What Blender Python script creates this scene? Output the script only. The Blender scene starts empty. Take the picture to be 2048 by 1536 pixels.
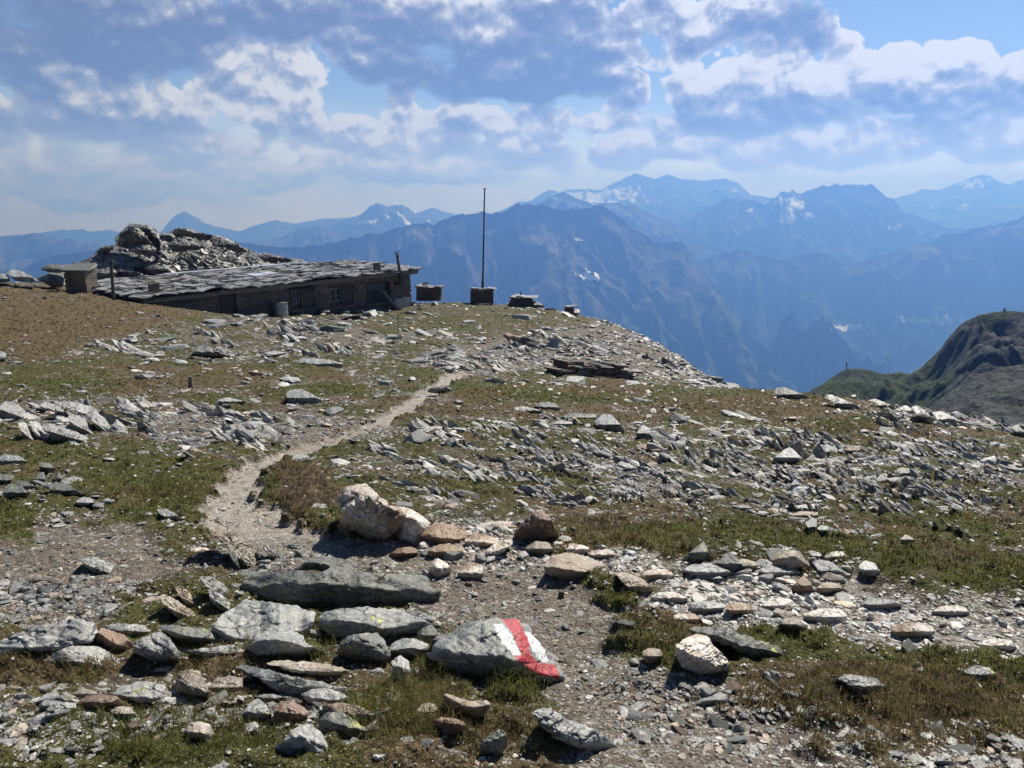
import bpy, bmesh, math, random
import numpy as np
from mathutils import Vector, Matrix

# ------------------------------------------------------------------ camera
S = bpy.context.scene
COL = S.collection
F = 1547.0                      # focal length in pixels of the 2048 x 1536 photograph
PITCH = math.radians(12.7)
CP, SP = math.cos(PITCH), math.sin(PITCH)
cam_d = bpy.data.cameras.new('camera')
cam = bpy.data.objects.new('camera', cam_d)
COL.objects.link(cam)
cam.location = (0, 0, 0)        # the eye is the origin
cam.rotation_euler = (math.radians(90) - PITCH, 0, 0)
cam_d.sensor_fit = 'HORIZONTAL'
cam_d.sensor_width = 36.0
cam_d.lens = 36.0 * F / 2048.0
cam_d.clip_start = 0.05
cam_d.clip_end = 200000
S.camera = cam
S.view_settings.view_transform = 'Standard'
S.view_settings.look = 'None'
S.view_settings.gamma = 1.0
S.view_settings.exposure = EXPOSURE = 0.6
S.cycles.volume_bounces = 0
S.cycles.max_bounces = 5
S.cycles.diffuse_bounces = 2
S.cycles.glossy_bounces = 2
S.cycles.sample_clamp_indirect = 4.0

# ------------------------------------------------------------------ sun + sky
SUN_EL, SUN_AZ = math.radians(50), math.radians(32)     # azimuth to the right of +Y
sdir = Vector((math.sin(SUN_AZ) * math.cos(SUN_EL), math.cos(SUN_AZ) * math.cos(SUN_EL), math.sin(SUN_EL)))
sun_d = bpy.data.lights.new('sun', 'SUN')
sun_d.energy = 5.0
sun_d.angle = math.radians(0.5)
sun_d.color = (1.0, 0.955, 0.89)
sun = bpy.data.objects.new('sun', sun_d)
COL.objects.link(sun)
sun.rotation_euler = sdir.to_track_quat('Z', 'Y').to_euler()


def ray(px, py):
    """direction through photo pixel, scaled so that its Y is 1"""
    a = (np.asarray(px, float) - 1024) / F
    b = (768 - np.asarray(py, float)) / F
    den = CP + b * SP
    return a / den, (-SP + b * CP) / den


def proj(x, y, z):
    yc = y * CP - z * SP
    zc = y * SP + z * CP
    return 1024 + F * x / yc, 768 - F * zc / yc


def azel(px, py):
    u, t = ray(px, py)
    return math.atan2(float(u), 1.0), math.atan2(float(t), math.hypot(float(u), 1.0))


class NT:
    """small helper to write node trees"""
    def __init__(s, tree):
        s.t = tree; s.n = tree.nodes; s.l = tree.links

    def new(s, typ, **kw):
        nd = s.n.new(typ)
        for k, v in kw.items():
            setattr(nd, k, v)
        return nd

    def put(s, sock, v):
        if isinstance(v, bpy.types.NodeSocket):
            s.l.new(v, sock)
        elif v is not None:
            sock.default_value = v

    def m(s, op, a, b=None, c=None, clamp=False):
        nd = s.new('ShaderNodeMath', operation=op); nd.use_clamp = clamp
        s.put(nd.inputs[0], a)
        if b is not None: s.put(nd.inputs[1], b)
        if c is not None: s.put(nd.inputs[2], c)
        return nd.outputs[0]

    def v(s, op, a, b=None, scale=None):
        nd = s.new('ShaderNodeVectorMath', operation=op)
        s.put(nd.inputs[0], a)
        if b is not None: s.put(nd.inputs[1], b)
        if scale is not None: s.put(nd.inputs['Scale'], scale)
        return nd.outputs['Value'] if op in ('LENGTH', 'DOT_PRODUCT', 'DISTANCE') else nd.outputs[0]

    def mr(s, x, a, b, c=0.0, d=1.0, smooth=True):
        nd = s.new('ShaderNodeMapRange', interpolation_type='SMOOTHSTEP' if smooth else 'LINEAR')
        s.put(nd.inputs['Value'], x)
        for k, q in zip(('From Min', 'From Max', 'To Min', 'To Max'), (a, b, c, d)):
            s.put(nd.inputs[k], q)
        return nd.outputs[0]

    def mix(s, f, a, b, blend='MIX'):
        nd = s.new('ShaderNodeMix', data_type='RGBA', blend_type=blend)
        s.put(nd.inputs[0], f); s.put(nd.inputs[6], col4(a)); s.put(nd.inputs[7], col4(b))
        return nd.outputs[2]

    def noise(s, vec, scale, detail=4, rough=0.55, dist=0.0, dims='3D', typ=None):
        nd = s.new('ShaderNodeTexNoise', noise_dimensions=dims)
        if typ: nd.noise_type = typ
        if vec is not None: s.put(nd.inputs['Vector'], vec)
        nd.inputs['Scale'].default_value = scale
        nd.inputs['Detail'].default_value = detail
        nd.inputs['Roughness'].default_value = rough
        nd.inputs['Distortion'].default_value = dist
        return nd.outputs[0]

    def vor(s, vec, scale, feature='F1', detail=0, rough=0.5, out=0, smooth=None, dims='3D', rnd=1.0):
        nd = s.new('ShaderNodeTexVoronoi', feature=feature, voronoi_dimensions=dims)
        s.put(nd.inputs['Vector'], vec)
        nd.inputs['Scale'].default_value = scale
        nd.inputs['Randomness'].default_value = rnd
        if 'Detail' in nd.inputs and detail:
            nd.inputs['Detail'].default_value = detail
            nd.inputs['Roughness'].default_value = rough
        if smooth is not None: nd.inputs['Smoothness'].default_value = smooth
        return nd.outputs[out]

    def attr(s, name):
        nd = s.new('ShaderNodeAttribute', attribute_name=name)
        return nd.outputs['Fac']

    def comb(s, x, y, z):
        nd = s.new('ShaderNodeCombineXYZ')
        for i, q in enumerate((x, y, z)): s.put(nd.inputs[i], q)
        return nd.outputs[0]


def col4(c):
    return (*c, 1.0) if isinstance(c, (tuple, list)) and len(c) == 3 else c


# the sky: Nishita air with cumulus laid out by azimuth and elevation
world = bpy.data.worlds.new('World')
S.world = world
world.use_nodes = True
W = NT(world.node_tree)
W.n.clear()
tc = W.new('ShaderNodeTexCoord').outputs['Generated']
sep = W.new('ShaderNodeSeparateXYZ'); W.l.new(tc, sep.inputs[0])
az = W.m('ARCTAN2', sep.outputs[0], sep.outputs[1])
el = W.m('ARCSINE', sep.outputs[2])
P0 = W.comb(az, el, 0.0)
nish = W.new('ShaderNodeTexSky', sky_type='NISHITA')
nish.sun_disc = False
nish.sun_elevation = SUN_EL
nish.sun_rotation = SUN_AZ
nish.altitude = 2400
nish.air_density = 1.0
nish.dust_density = 0.6
air = W.v('SCALE', nish.outputs[0], scale=W.m('MULTIPLY', W.mr(W.m('ABSOLUTE', az), 0.8, 1.6, 0.120, 0.076), W.mr(el, 0.4, 0.9, 1.0, 0.6)))  # unseen air behind and overhead dimmed to weaken the fill light
# domain warp so that no cloud keeps an elliptic outline
wn = W.new('ShaderNodeTexNoise', noise_dimensions='3D')
W.l.new(P0, wn.inputs['Vector']); wn.inputs['Scale'].default_value = 9; wn.inputs['Detail'].default_value = 3
warp = W.v('SCALE', W.v('SUBTRACT', wn.outputs['Color'], (0.5, 0.5, 0.5)), scale=0.07)
P = W.v('ADD', P0, warp)
# (px, py, rx, ry, top brightness 0..1)
CLOUDS = [
    (450, 30, 480, 60, .30), (780, 120, 130, 50, .45), (1290, 110, 90, 40, .7),
    (60, 40, 330, 105, .12), (330, 60, 260, 90, .10), (150, 95, 300, 45, .10), (640, 10, 240, 62, .25), (860, 40, 190, 75, .55),
    (1010, 80, 200, 110, .45), (900, 150, 150, 60, .20), (1080, 140, 170, 55, .25), (1010, 190, 110, 25, .3),
    (1180, 30, 140, 80, .75), (1400, 90, 105, 50, .85), (1470, 30, 190, 65, .6), (1570, 75, 95, 62, .2), (1330, 15, 150, 40, .7),
    (60, 190, 160, 72, .9), (200, 200, 130, 85, .9), (330, 195, 120, 90, 1.), (410, 200, 110, 92, 1.), (500, 190, 110, 90, 1.),
    (590, 185, 105, 92, 1.), (630, 160, 62, 55, 1.), (300, 250, 280, 45, .1), (60, 250, 130, 45, .15),
    (720, 270, 120, 62, .8), (800, 240, 90, 45, .85), (900, 255, 110, 48, .9), (1010, 260, 110, 42, .9), (1120, 255, 110, 42, .95),
    (1170, 250, 60, 30, .9), (1000, 300, 180, 40, .5), (1250, 165, 55, 30, .8), (1215, 130, 50, 45, .9),
    (1260, 220, 100, 58, .9), (1380, 200, 130, 75, .95), (1500, 185, 120, 70, .95), (1590, 200, 120, 58, .9), (1700, 165, 120, 72, 1.),
    (1800, 155, 120, 75, 1.), (1900, 140, 110, 70, 1.), (1950, 115, 45, 44, 1.), (2040, 160, 120, 72, 1.), (1500, 240, 330, 32, .15),
    (1850, 205, 260, 35, .15), (2200, 150, 190, 90, .9), (-200, 180, 220, 110, .8), 
    (120, 320, 180, 42, .75), (300, 315, 130, 34, .8), (480, 305, 90, 40, .85), (620, 330, 200, 28, .7), (560, 350, 140, 22, .7),
    (830, 345, 200, 22, .6), (1030, 300, 24, 18, .95), (1290, 300, 150, 30, .6), (1480, 290, 130, 30, .75), (1580, 290, 120, 38, .75),
    (1700, 300, 110, 26, .8), (1850, 275, 220, 30, .6), (1950, 300, 190, 22, .7), (200, 380, 300, 22, .8),
    (2500, 100, 300, 100, .7), (3000, 140, 350, 110, .8), (-700, 120, 350, 120, .7), (-1300, 150, 350, 100, .7),
]
Fm = None; Tsum = None; Wsum = None
for (cx, cy, rx, ry, tb) in CLOUDS:
    a0, e0 = azel(cx, cy)
    k = F * (1 + ((cx - 1024) / F) ** 2) if abs(cx - 1024) < 1200 else F * 1.5   # pixels per radian of azimuth there
    ax, ay = rx / k * 1.0, ry / F
    q = W.v('MULTIPLY', W.v('SUBTRACT', P, (a0, e0, 0)), (1 / ax, 1 / ay, 0))
    r2 = W.v('DOT_PRODUCT', q, q)
    f = W.m('SUBTRACT', 1.0, r2)
    w = W.m('EXPONENT', W.m('MULTIPLY', r2, -1.6))
    ys = W.v('DOT_PRODUCT', q, (0, 1, 0))
    val = W.m('MULTIPLY_ADD', ys, 0.5, tb - 0.45)
    Fm = f if Fm is None else W.m('SMOOTH_MAX', Fm, f, 0.25)
    Wsum = w if Wsum is None else W.m('ADD', Wsum, w)
    wv = W.m('MULTIPLY', w, val)
    Tsum = wv if Tsum is None else W.m('ADD', Tsum, wv)
T = W.m('DIVIDE', Tsum, W.m('ADD', Wsum, 0.02))


def billow(vec):
    st = W.v('MULTIPLY', vec, (1.0, 1.25, 1.0))
    a = W.vor(st, 13, 'SMOOTH_F1', detail=5, rough=0.5, smooth=0.3, dims='2D')
    return W.m('SUBTRACT', 1.0, a)


Pw = W.v('ADD', P0, W.v('SCALE', warp, scale=0.25))
B0 = billow(Pw)
B1 = billow(W.v('ADD', Pw, (0.003, 0.009, 0)))
NB = W.noise(Pw, 15, detail=8, rough=0.6, dims='2D')
NL = W.noise(W.v('MULTIPLY', P0, (1, 1.8, 1)), 5.5, detail=5, rough=0.6, dims='2D')
dens = W.m('ADD', W.m('MULTIPLY', W.m('MAXIMUM', Fm, -1.5), 0.85),
           W.m('ADD', W.m('MULTIPLY', W.m('SUBTRACT', B0, 0.62), 1.25), W.m('MULTIPLY', W.m('SUBTRACT', NB, 0.5), 0.42)))
cover = W.mr(dens, W.mr(T, -0.1, 0.35, -0.85, -0.36), W.mr(T, -0.1, 0.35, -0.08, -0.2))
grad = W.m('SUBTRACT', B1, B0)
edge = W.mr(dens, -0.3, 0.12, 1.0, 0.0)
light = W.m('ADD', W.m('ADD', W.m('MULTIPLY', T, 1.7), W.m('MULTIPLY', grad, -2.3)),
            W.m('ADD', W.m('MULTIPLY', W.m('MULTIPLY', edge, 0.6), W.mr(T, -0.1, 0.4)), W.m('ADD', W.m('MULTIPLY', W.m('SUBTRACT', NL, 0.5), 1.5), W.m('MULTIPLY', W.m('SUBTRACT', NB, 0.5), 0.8))))
light = W.mr(W.m('ADD', light, W.mr(el, 0.02, 0.10, 0.36, 0.0)), -0.5, 1.3)
ccol = W.new('ShaderNodeValToRGB')
cr = ccol.color_ramp
cr.elements[0].position = 0.0; cr.elements[0].color = (0.20, 0.255, 0.355, 1)
cr.elements[1].position = 1.0; cr.elements[1].color = (1.15, 1.13, 1.1, 1)
e_ = cr.elements.new(0.35); e_.color = (0.34, 0.395, 0.49, 1)
e_ = cr.elements.new(0.7); e_.color = (0.58, 0.61, 0.67, 1)
W.l.new(light, ccol.inputs[0])
# thin, pale cloud veil low over the mountains
veil = W.m('MULTIPLY', W.mr(el, 0.0, 0.15, 1.0, 0.0), W.mr(NL, 0.25, 0.65, 0.45, 1.0))
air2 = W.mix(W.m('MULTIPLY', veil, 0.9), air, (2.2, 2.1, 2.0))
cloudy = W.mix(W.m('MULTIPLY', W.mr(el, 0.0, 0.12, 0.48, 0.0), 1.0), ccol.outputs[0], (2.0, 1.95, 1.85))
# the clouds stand only ahead; overhead and behind kept clear for less fill light
front = W.m('MULTIPLY', W.mr(el, 0.36, 0.55, 1.0, 0.0), W.mr(W.m('ABSOLUTE', az), 1.1, 1.7, 1.0, 0.0))
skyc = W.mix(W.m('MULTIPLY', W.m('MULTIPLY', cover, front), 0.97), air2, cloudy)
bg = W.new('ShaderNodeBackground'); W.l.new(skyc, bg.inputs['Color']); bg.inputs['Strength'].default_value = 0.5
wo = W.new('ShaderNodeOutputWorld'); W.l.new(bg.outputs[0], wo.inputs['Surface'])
world.cycles.sampling_method = 'MANUAL'
world.cycles.sample_map_resolution = 512


# ------------------------------------------------------------------ numpy noise
def _h(ix, iy, seed):
    h = (ix.astype(np.int64) * 374761393 + iy.astype(np.int64) * 668265263 + seed * 1274126177) & 0xffffffff
    h = ((h ^ (h >> 13)) * 1274126177) & 0xffffffff
    return h ^ (h >> 16)


def pn(x, y, seed=0):
    x = np.asarray(x, float); y = np.asarray(y, float)
    ix = np.floor(x); iy = np.floor(y)
    fx = x - ix; fy = y - iy
    ux = fx * fx * fx * (fx * (fx * 6 - 15) + 10); uy = fy * fy * fy * (fy * (fy * 6 - 15) + 10)

    def g(a, b):
        an = _h(ix + a, iy + b, seed) * (2 * math.pi / 4294967296.0)
        return np.cos(an) * (fx - a) + np.sin(an) * (fy - b)
    n0 = g(0, 0) * (1 - ux) + g(1, 0) * ux
    n1 = g(0, 1) * (1 - ux) + g(1, 1) * ux
    return (n0 * (1 - uy) + n1 * uy) * 1.5


def fbm(x, y, seed=0, oct=4, gain=0.5, lac=2.03):
    s = 0; a = 1.0; tot = 0
    for i in range(oct):
        s = s + a * pn(x, y, seed + i * 17); tot += a
        a *= gain; x = x * lac + 3.7; y = y * lac - 1.3
    return s / tot


def ridged(x, y, seed=0, oct=5, gain=0.5, lac=2.1):
    s = 0; a = 1.0; tot = 0; w = 1.0
    for i in range(oct):
        r = 1 - np.abs(pn(x, y, seed + i * 31))
        r = r * r * w
        w = np.clip(r * 1.3, 0, 1)
        s = s + a * r; tot += a
        a *= gain; x = x * lac + 5.1; y = y * lac + 2.3
    return s / tot


def sm(x, a, b):
    t = np.clip((np.asarray(x, float) - a) / (b - a), 0, 1)
    return t * t * (3 - 2 * t)


# ------------------------------------------------------------------ object helpers
def mesh_np(name, V, Fc, mat=None, smooth=False, attrs=None, parent=None):
    """V (n,3), Fc (m,k) array of equal polygons or list of such arrays"""
    me = bpy.data.meshes.new(name)
    if not isinstance(Fc, list): Fc = [Fc]
    V = np.ascontiguousarray(V, dtype=np.float32)
    loops = np.concatenate([f.reshape(-1) for f in Fc]).astype(np.int32)
    sizes = np.concatenate([np.full(len(f), f.shape[1], np.int32) for f in Fc])
    starts = np.concatenate([[0], np.cumsum(sizes)[:-1]]).astype(np.int32)
    me.vertices.add(len(V)); me.vertices.foreach_set('co', V.reshape(-1))
    me.loops.add(len(loops)); me.loops.foreach_set('vertex_index', loops)
    me.polygons.add(len(sizes)); me.polygons.foreach_set('loop_start', starts)
    try: me.polygons.foreach_set('loop_total', sizes)
    except Exception: pass
    me.update(calc_edges=True)
    me.polygons.foreach_set('use_smooth', np.full(len(sizes), bool(smooth)))
    for k, a in (attrs or {}).items():
        at = me.attributes.new(k, 'FLOAT', 'POINT')
        at.data.foreach_set('value', np.ascontiguousarray(a, dtype=np.float32))
    if mat: me.materials.append(mat)
    o = bpy.data.objects.new(name, me)
    COL.objects.link(o)
    if parent: o.parent = parent
    return o


def tag(o, label=None, cat=None, group=None, kind=None):
    if label: o['label'] = label
    if cat: o['category'] = cat
    if group: o['group'] = group
    if kind: o['kind'] = kind
    return o


def empty(name, loc, rz=0.0):
    e = bpy.data.objects.new(name, None)
    e.location = loc; e.rotation_euler = (0, 0, rz)
    COL.objects.link(e)
    return e


def grid_faces(nr, nc):
    i = np.arange(nr - 1)[:, None] * nc + np.arange(nc - 1)[None, :]
    i = i.reshape(-1)
    return np.stack([i, i + 1, i + nc + 1, i + nc], 1)


# ------------------------------------------------------------------ materials
def newmat(name):
    m = bpy.data.materials.new(name); m.use_nodes = True
    nt = NT(m.node_tree); nt.n.clear()
    out = nt.new('ShaderNodeOutputMaterial')
    b = nt.new('ShaderNodeBsdfPrincipled')
    nt.l.new(b.outputs[0], out.inputs['Surface'])
    return m, nt, b


def pos(nt):
    return nt.new('ShaderNodeNewGeometry').outputs['Position']


def obc(nt):
    return nt.new('ShaderNodeTexCoord').outputs['Object']


def bump(nt, b, h, strength, dist):
    bp = nt.new('ShaderNodeBump')
    bp.inputs['Strength'].default_value = strength
    bp.inputs['Distance'].default_value = dist
    nt.l.new(h, bp.inputs['Height'])
    nt.l.new(bp.outputs[0], b.inputs['Normal'])


def simple_mat(name, col, rough=0.7, metal=0.0, var=0.25, scale=8.0, bumpd=0.0):
    m, nt, b = newmat(name)
    n = nt.noise(obc(nt), scale, 5, 0.6)
    c = nt.mix(nt.mr(n, 0.3, 0.7), tuple(v * (1 - var) for v in col), tuple(min(1, v * (1 + var)) for v in col))
    nt.put(b.inputs['Base Color'], c)
    b.inputs['Roughness'].default_value = rough
    b.inputs['Metallic'].default_value = metal
    if bumpd: bump(nt, b, n, 0.6, bumpd)
    return m


def rock_mat(name, dark, mid, pale, lichen=0.0, strata=0.0, rust=0.0, rough=0.62, gs=1.0, spec=0.5, obj=True, tint=False, paint=False):
    """schist / quartz: two noise layers, optional foliation, yellow-green map lichen and rust"""
    m, nt, b = newmat(name)
    p = obc(nt) if obj else pos(nt)
    if obj:
        oi = nt.new('ShaderNodeObjectInfo')
        p = nt.v('ADD', p, nt.v('SCALE', nt.comb(oi.outputs['Random'], oi.outputs['Random'], oi.outputs['Random']), scale=37.0))
        orand = oi.outputs['Random']
    n1 = nt.noise(p, 5.5 * gs, 6, 0.62)
    n2 = nt.noise(p, 42 * gs, 4, 0.7)
    n3 = nt.noise(p, 210 * gs, 2, 0.6)
    c = nt.mix(nt.mr(n1, 0.32, 0.68), dark, mid)
    c = nt.mix(nt.mr(n2, 0.42, 0.72), c, pale)
    c = nt.mix(nt.m('MULTIPLY', nt.mr(n3, 0.52, 0.62), 0.55), c, tuple(v * 0.45 for v in dark))
    hgt = nt.m('ADD', nt.m('MULTIPLY', n2, 0.6), nt.m('MULTIPLY', n3, 0.22))
    if strata:
        mp = nt.new('ShaderNodeMapping'); nt.l.new(p, mp.inputs[0])
        mp.inputs['Rotation'].default_value = (0.35, 0.25, 0.1)
        mp.inputs['Scale'].default_value = (2.5 * gs, 2.5 * gs, 34 * gs)
        ns = nt.noise(mp.outputs[0], 1.0, 5, 0.65)
        c = nt.mix(nt.m('MULTIPLY', nt.mr(ns, 0.46, 0.36), strata), c, tuple(v * 0.35 for v in dark))
        hgt = nt.m('ADD', hgt, nt.m('MULTIPLY', ns, 1.1 * strata))
    if obj:                                                # thin cracks and joints
        wv = nt.new('ShaderNodeTexNoise'); nt.l.new(p, wv.inputs['Vector']); wv.inputs['Scale'].default_value = 6 * gs; wv.inputs['Detail'].default_value = 3
        pw = nt.v('MULTIPLY', nt.v('ADD', p, nt.v('SCALE', wv.outputs['Color'], scale=0.16 / gs)), (1.0, 1.0, 2.6))
        vd = nt.vor(pw, 6.5 * gs, 'DISTANCE_TO_EDGE')
        ck = nt.m('MULTIPLY', nt.mr(vd, 0.035, 0.004), nt.mr(nt.noise(p, 4.3 * gs, 3), 0.45, 0.6))
        c = nt.mix(nt.m('MULTIPLY', ck, 0.7), c, tuple(v * 0.3 for v in dark))
        hgt = nt.m('SUBTRACT', hgt, nt.m('MULTIPLY', ck, 0.8))
    if rust:
        nr = nt.noise(p, 3.3 * gs, 5, 0.6)
        c = nt.mix(nt.m('MULTIPLY', nt.mr(nr, 0.46, 0.60), rust), c, (0.215, 0.14, 0.08))
    if lichen:
        nl = nt.noise(p, 7.5 * gs, 5, 0.7)
        vl = nt.vor(p, 26 * gs, 'F1')
        f = nt.m('MULTIPLY', nt.mr(nl, 0.60 - 0.05 * lichen, 0.66), nt.mr(vl, 0.55, 0.25))
        c = nt.mix(nt.m('MULTIPLY', f, 0.85), c, (0.42, 0.46, 0.10))
        nl2 = nt.noise(p, 11 * gs, 6, 0.7)
        c = nt.mix(nt.m('MULTIPLY', nt.mr(nl2, 0.56, 0.62), 0.55 * lichen), c, (0.17, 0.19, 0.11))
    if tint:
        t1 = nt.attr('tint'); t2 = nt.attr('warm')
        c = nt.mix(nt.mr(t2, 0.45, 1.0), c, nt.mix(0.55, c, (0.38, 0.25, 0.14)))
        c = nt.mix(1.0, c, nt.comb(*[nt.mr(t1, 0, 1, 0.30, 1.75, smooth=False)] * 3), 'MULTIPLY')
        wq = nt.attr('quartz')
        c = nt.mix(nt.m('MULTIPLY', wq, nt.mr(n1, 0.25, 0.5)), c, (0.47, 0.45, 0.42))
    elif obj:
        c = nt.mix(1.0, c, nt.comb(*[nt.mr(orand, 0, 1, 0.78, 1.25, smooth=False)] * 3), 'MULTIPLY')
    if paint:
        wp = nt.attr('paint_white'); rp = nt.attr('paint_red')
        e = nt.m('MULTIPLY', nt.m('SUBTRACT', nt.noise(p, 55, 5, 0.8), 0.5), 2.6)
        holes = nt.mr(nt.noise(p, 90, 4, 0.7), 0.36, 0.44)
        fw = nt.m('MULTIPLY', nt.mr(nt.m('ADD', wp, e), 0.42, 0.56), holes)
        fr = nt.m('MULTIPLY', nt.mr(nt.m('ADD', rp, nt.m('MULTIPLY', e, 0.7)), 0.42, 0.54), nt.mr(nt.noise(p, 70, 5, 0.8), 0.36, 0.42, 0.15, 1.0))
        c = nt.mix(fw, c, nt.mix(nt.mr(n2, 0.3, 0.7), (0.62, 0.62, 0.62), (0.84, 0.84, 0.83)))
        c = nt.mix(fr, c, nt.mix(nt.mr(n2, 0.3, 0.7), (0.24, 0.012, 0.018), (0.47, 0.030, 0.040)))
    nt.put(b.inputs['Base Color'], c)
    b.inputs['Roughness'].default_value = rough
    b.inputs['Specular IOR Level'].default_value = spec
    bump(nt, b, hgt, 0.85, 0.012 / gs)
    return m


M = {}
M['grey'] = rock_mat('grey_schist', (0.13, 0.135, 0.13), (0.23, 0.235, 0.225), (0.42, 0.42, 0.40), lichen=0.6, strata=0.2, rough=0.5)
M['dark'] = rock_mat('dark_schist', (0.055, 0.06, 0.055), (0.12, 0.125, 0.115), (0.24, 0.24, 0.21), lichen=1.0, strata=0.5, rough=0.55)
M['pale'] = rock_mat('pale_schist', (0.21, 0.21, 0.20), (0.34, 0.335, 0.32), (0.50, 0.49, 0.47), lichen=0.25, strata=0.4, rough=0.45)
M['tan'] = rock_mat('tan_schist', (0.18, 0.155, 0.12), (0.32, 0.285, 0.23), (0.52, 0.48, 0.41), rust=0.5, strata=0.2, rough=0.6)
M['brown'] = rock_mat('brown_schist', (0.10, 0.06, 0.04), (0.19, 0.125, 0.085), (0.33, 0.25, 0.20), rust=0.6, strata=0.3, rough=0.6)
M['quartz'] = rock_mat('white_quartz', (0.36, 0.29, 0.20), (0.56, 0.52, 0.46), (0.78, 0.76, 0.73), rust=0.95, strata=0.25, rough=0.5)
M['paint'] = rock_mat('painted_schist', (0.10, 0.11, 0.105), (0.20, 0.205, 0.195), (0.34, 0.34, 0.32), lichen=0.4, strata=0.15, rough=0.5, paint=True)
M['stones'] = rock_mat('loose_schist', (0.13, 0.13, 0.122), (0.24, 0.238, 0.225), (0.46, 0.455, 0.435), strata=0.3, rough=0.48, obj=False, tint=True, gs=0.8)
M['far_rock'] = rock_mat('outcrop_schist', (0.065, 0.065, 0.062), (0.15, 0.147, 0.14), (0.36, 0.35, 0.34), lichen=0.3, strata=0.9, rough=0.5, gs=0.16, obj=False)
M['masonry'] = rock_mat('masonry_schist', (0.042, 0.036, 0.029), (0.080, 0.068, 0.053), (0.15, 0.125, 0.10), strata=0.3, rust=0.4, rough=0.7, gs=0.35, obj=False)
M['wood'] = simple_mat('weathered_wood', (0.13, 0.115, 0.10), 0.8, 0, 0.35, 14, 0.004)
M['darkwood'] = simple_mat('dark_wood', (0.05, 0.04, 0.033), 0.8, 0, 0.4, 10, 0.004)
M['metal'] = simple_mat('sheet_metal', (0.30, 0.31, 0.33), 0.45, 0.7, 0.3, 5)
M['tin'] = simple_mat('bright_sheet_metal', (0.72, 0.73, 0.75), 0.35, 0.6, 0.15, 2)
M['iron'] = simple_mat('rusty_iron', (0.045, 0.035, 0.032), 0.7, 0.3, 0.4, 12)
M['board'] = simple_mat('white_painted_board', (0.42, 0.42, 0.41), 0.6, 0, 0.2, 4)
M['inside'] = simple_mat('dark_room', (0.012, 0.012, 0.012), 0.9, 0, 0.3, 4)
M['sash'] = simple_mat('grey_window_paint', (0.12, 0.125, 0.125), 0.6, 0, 0.2, 6)
mg, ntg, bg_ = newmat('window_glass')
bg_.inputs['Base Color'].default_value = (0.03, 0.035, 0.04, 1); bg_.inputs['Roughness'].default_value = 0.12
M['glass'] = mg
# ------------------------------------------------------------------ the ground: one height sheet
# rows: distance ahead in metres; columns: bearing (as photo column at the skyline); value: photo row at which the ground is seen there
TC = np.array([-900, -400, 0, 250, 500, 750, 900, 1050, 1200, 1350, 1480, 1600, 1750, 1900, 2048, 2400, 3000], float)
TR = [
    (0.8,  [2500] * 17),
    (1.3,  [1960] * 17),
    (2.0,  [1535] * 17),
    (3.0,  [1265, 1270, 1275, 1280, 1285, 1290, 1290, 1290, 1290, 1290, 1290, 1290, 1295, 1300, 1305, 1310, 1320]),
    (4.2,  [1105, 1108, 1110, 1110, 1108, 1104, 1100, 1100, 1100, 1104, 1106, 1108, 1112, 1116, 1122, 1130, 1140]),
    (6.0,  [975, 978, 980, 980, 976, 972, 970, 975, 980, 985, 988, 990, 992, 995, 1000, 1008, 1020]),
    (9.0,  [855, 862, 868, 870, 872, 870, 872, 880, 888, 895, 900, 902, 908, 916, 928, 945, 960]),
    (13.0, [752, 765, 778, 786, 790, 788, 786, 798, 810, 822, 832, 840, 852, 870, 890, 915, 940]),
    (19.0, [672, 685, 700, 710, 716, 722, 728, 750, 768, 780, 789, 795, 808, 830, 858, 890, 925]),
    (22.5, [640, 652, 668, 682, 697, 706, 712, 732, 752, 772, 782, 788, 806, 832, 862, 900, 945]),
    (27.0, [596, 606, 624, 640, 668, 682, 690, 702, 722, 752, 780, 792, 815, 850, 890, 940, 990]),
    (32.0, [566, 574, 588, 606, 648, 662, 668, 674, 690, 728, 783, 806, 840, 885, 930, 990, 1040]),
    (38.0, [552, 556, 566, 590, 636, 640, 640, 644, 660, 706, 790, 830, 880, 930, 980, 1040, 1100]),
    (44.0, [548, 552, 563, 584, 622, 626, 616, 618, 636, 700, 805, 860, 920, 980, 1030, 1090, 1140]),
    (48.0, [550, 553, 564, 580, 608, 614, 602, 608, 631, 704, 820, 880, 950, 1010, 1060, 1120, 1160]),
    (54.0, [554, 556, 566, 572, 588, 602, 606, 618, 646, 724, 850, 920, 990, 1050, 1100, 1150, 1190]),
    (62.0, [560, 560, 568, 572, 584, 606, 630, 650, 690, 780, 900, 980, 1050, 1100, 1150, 1180, 1220]),
    (90.0, [640, 640, 650, 660, 680, 720, 780, 830, 880, 960, 1050, 1100, 1150, 1180, 1200, 1220, 1240]),
    (140., [800, 800, 810, 820, 850, 900, 950, 1000, 1050, 1080, 1120, 1150, 1180, 1200, 1220, 1240, 1250]),
    (500., [1010] * 17),
    (2500, [900] * 17),
]
TU = (TC - 1024) / F
TV = np.log([r[0] for r in TR])
TT = np.array([ray(np.full(len(TC), 1024.0), np.array(r[1], float))[1] for r in TR])
GU = np.linspace(TU[0], TU[-1], 260)
GV = np.linspace(TV[0], TV[-1], 520)
tmp = np.array([np.interp(GU, TU, row) for row in TT])
GT = np.array([np.interp(GV, TV, tmp[:, j]) for j in range(len(GU))]).T


def gsm(A, sig, axis):
    k = int(sig * 3) + 1
    w = np.exp(-0.5 * (np.arange(-k, k + 1) / sig) ** 2); w /= w.sum()
    pad = [(0, 0), (0, 0)]; pad[axis] = (k, k)
    B = np.pad(A, pad, mode='edge'); out = 0
    for i, q in enumerate(w):
        out = out + q * (B[i:i + A.shape[0], :] if axis == 0 else B[:, i:i + A.shape[1]])
    return out


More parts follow.
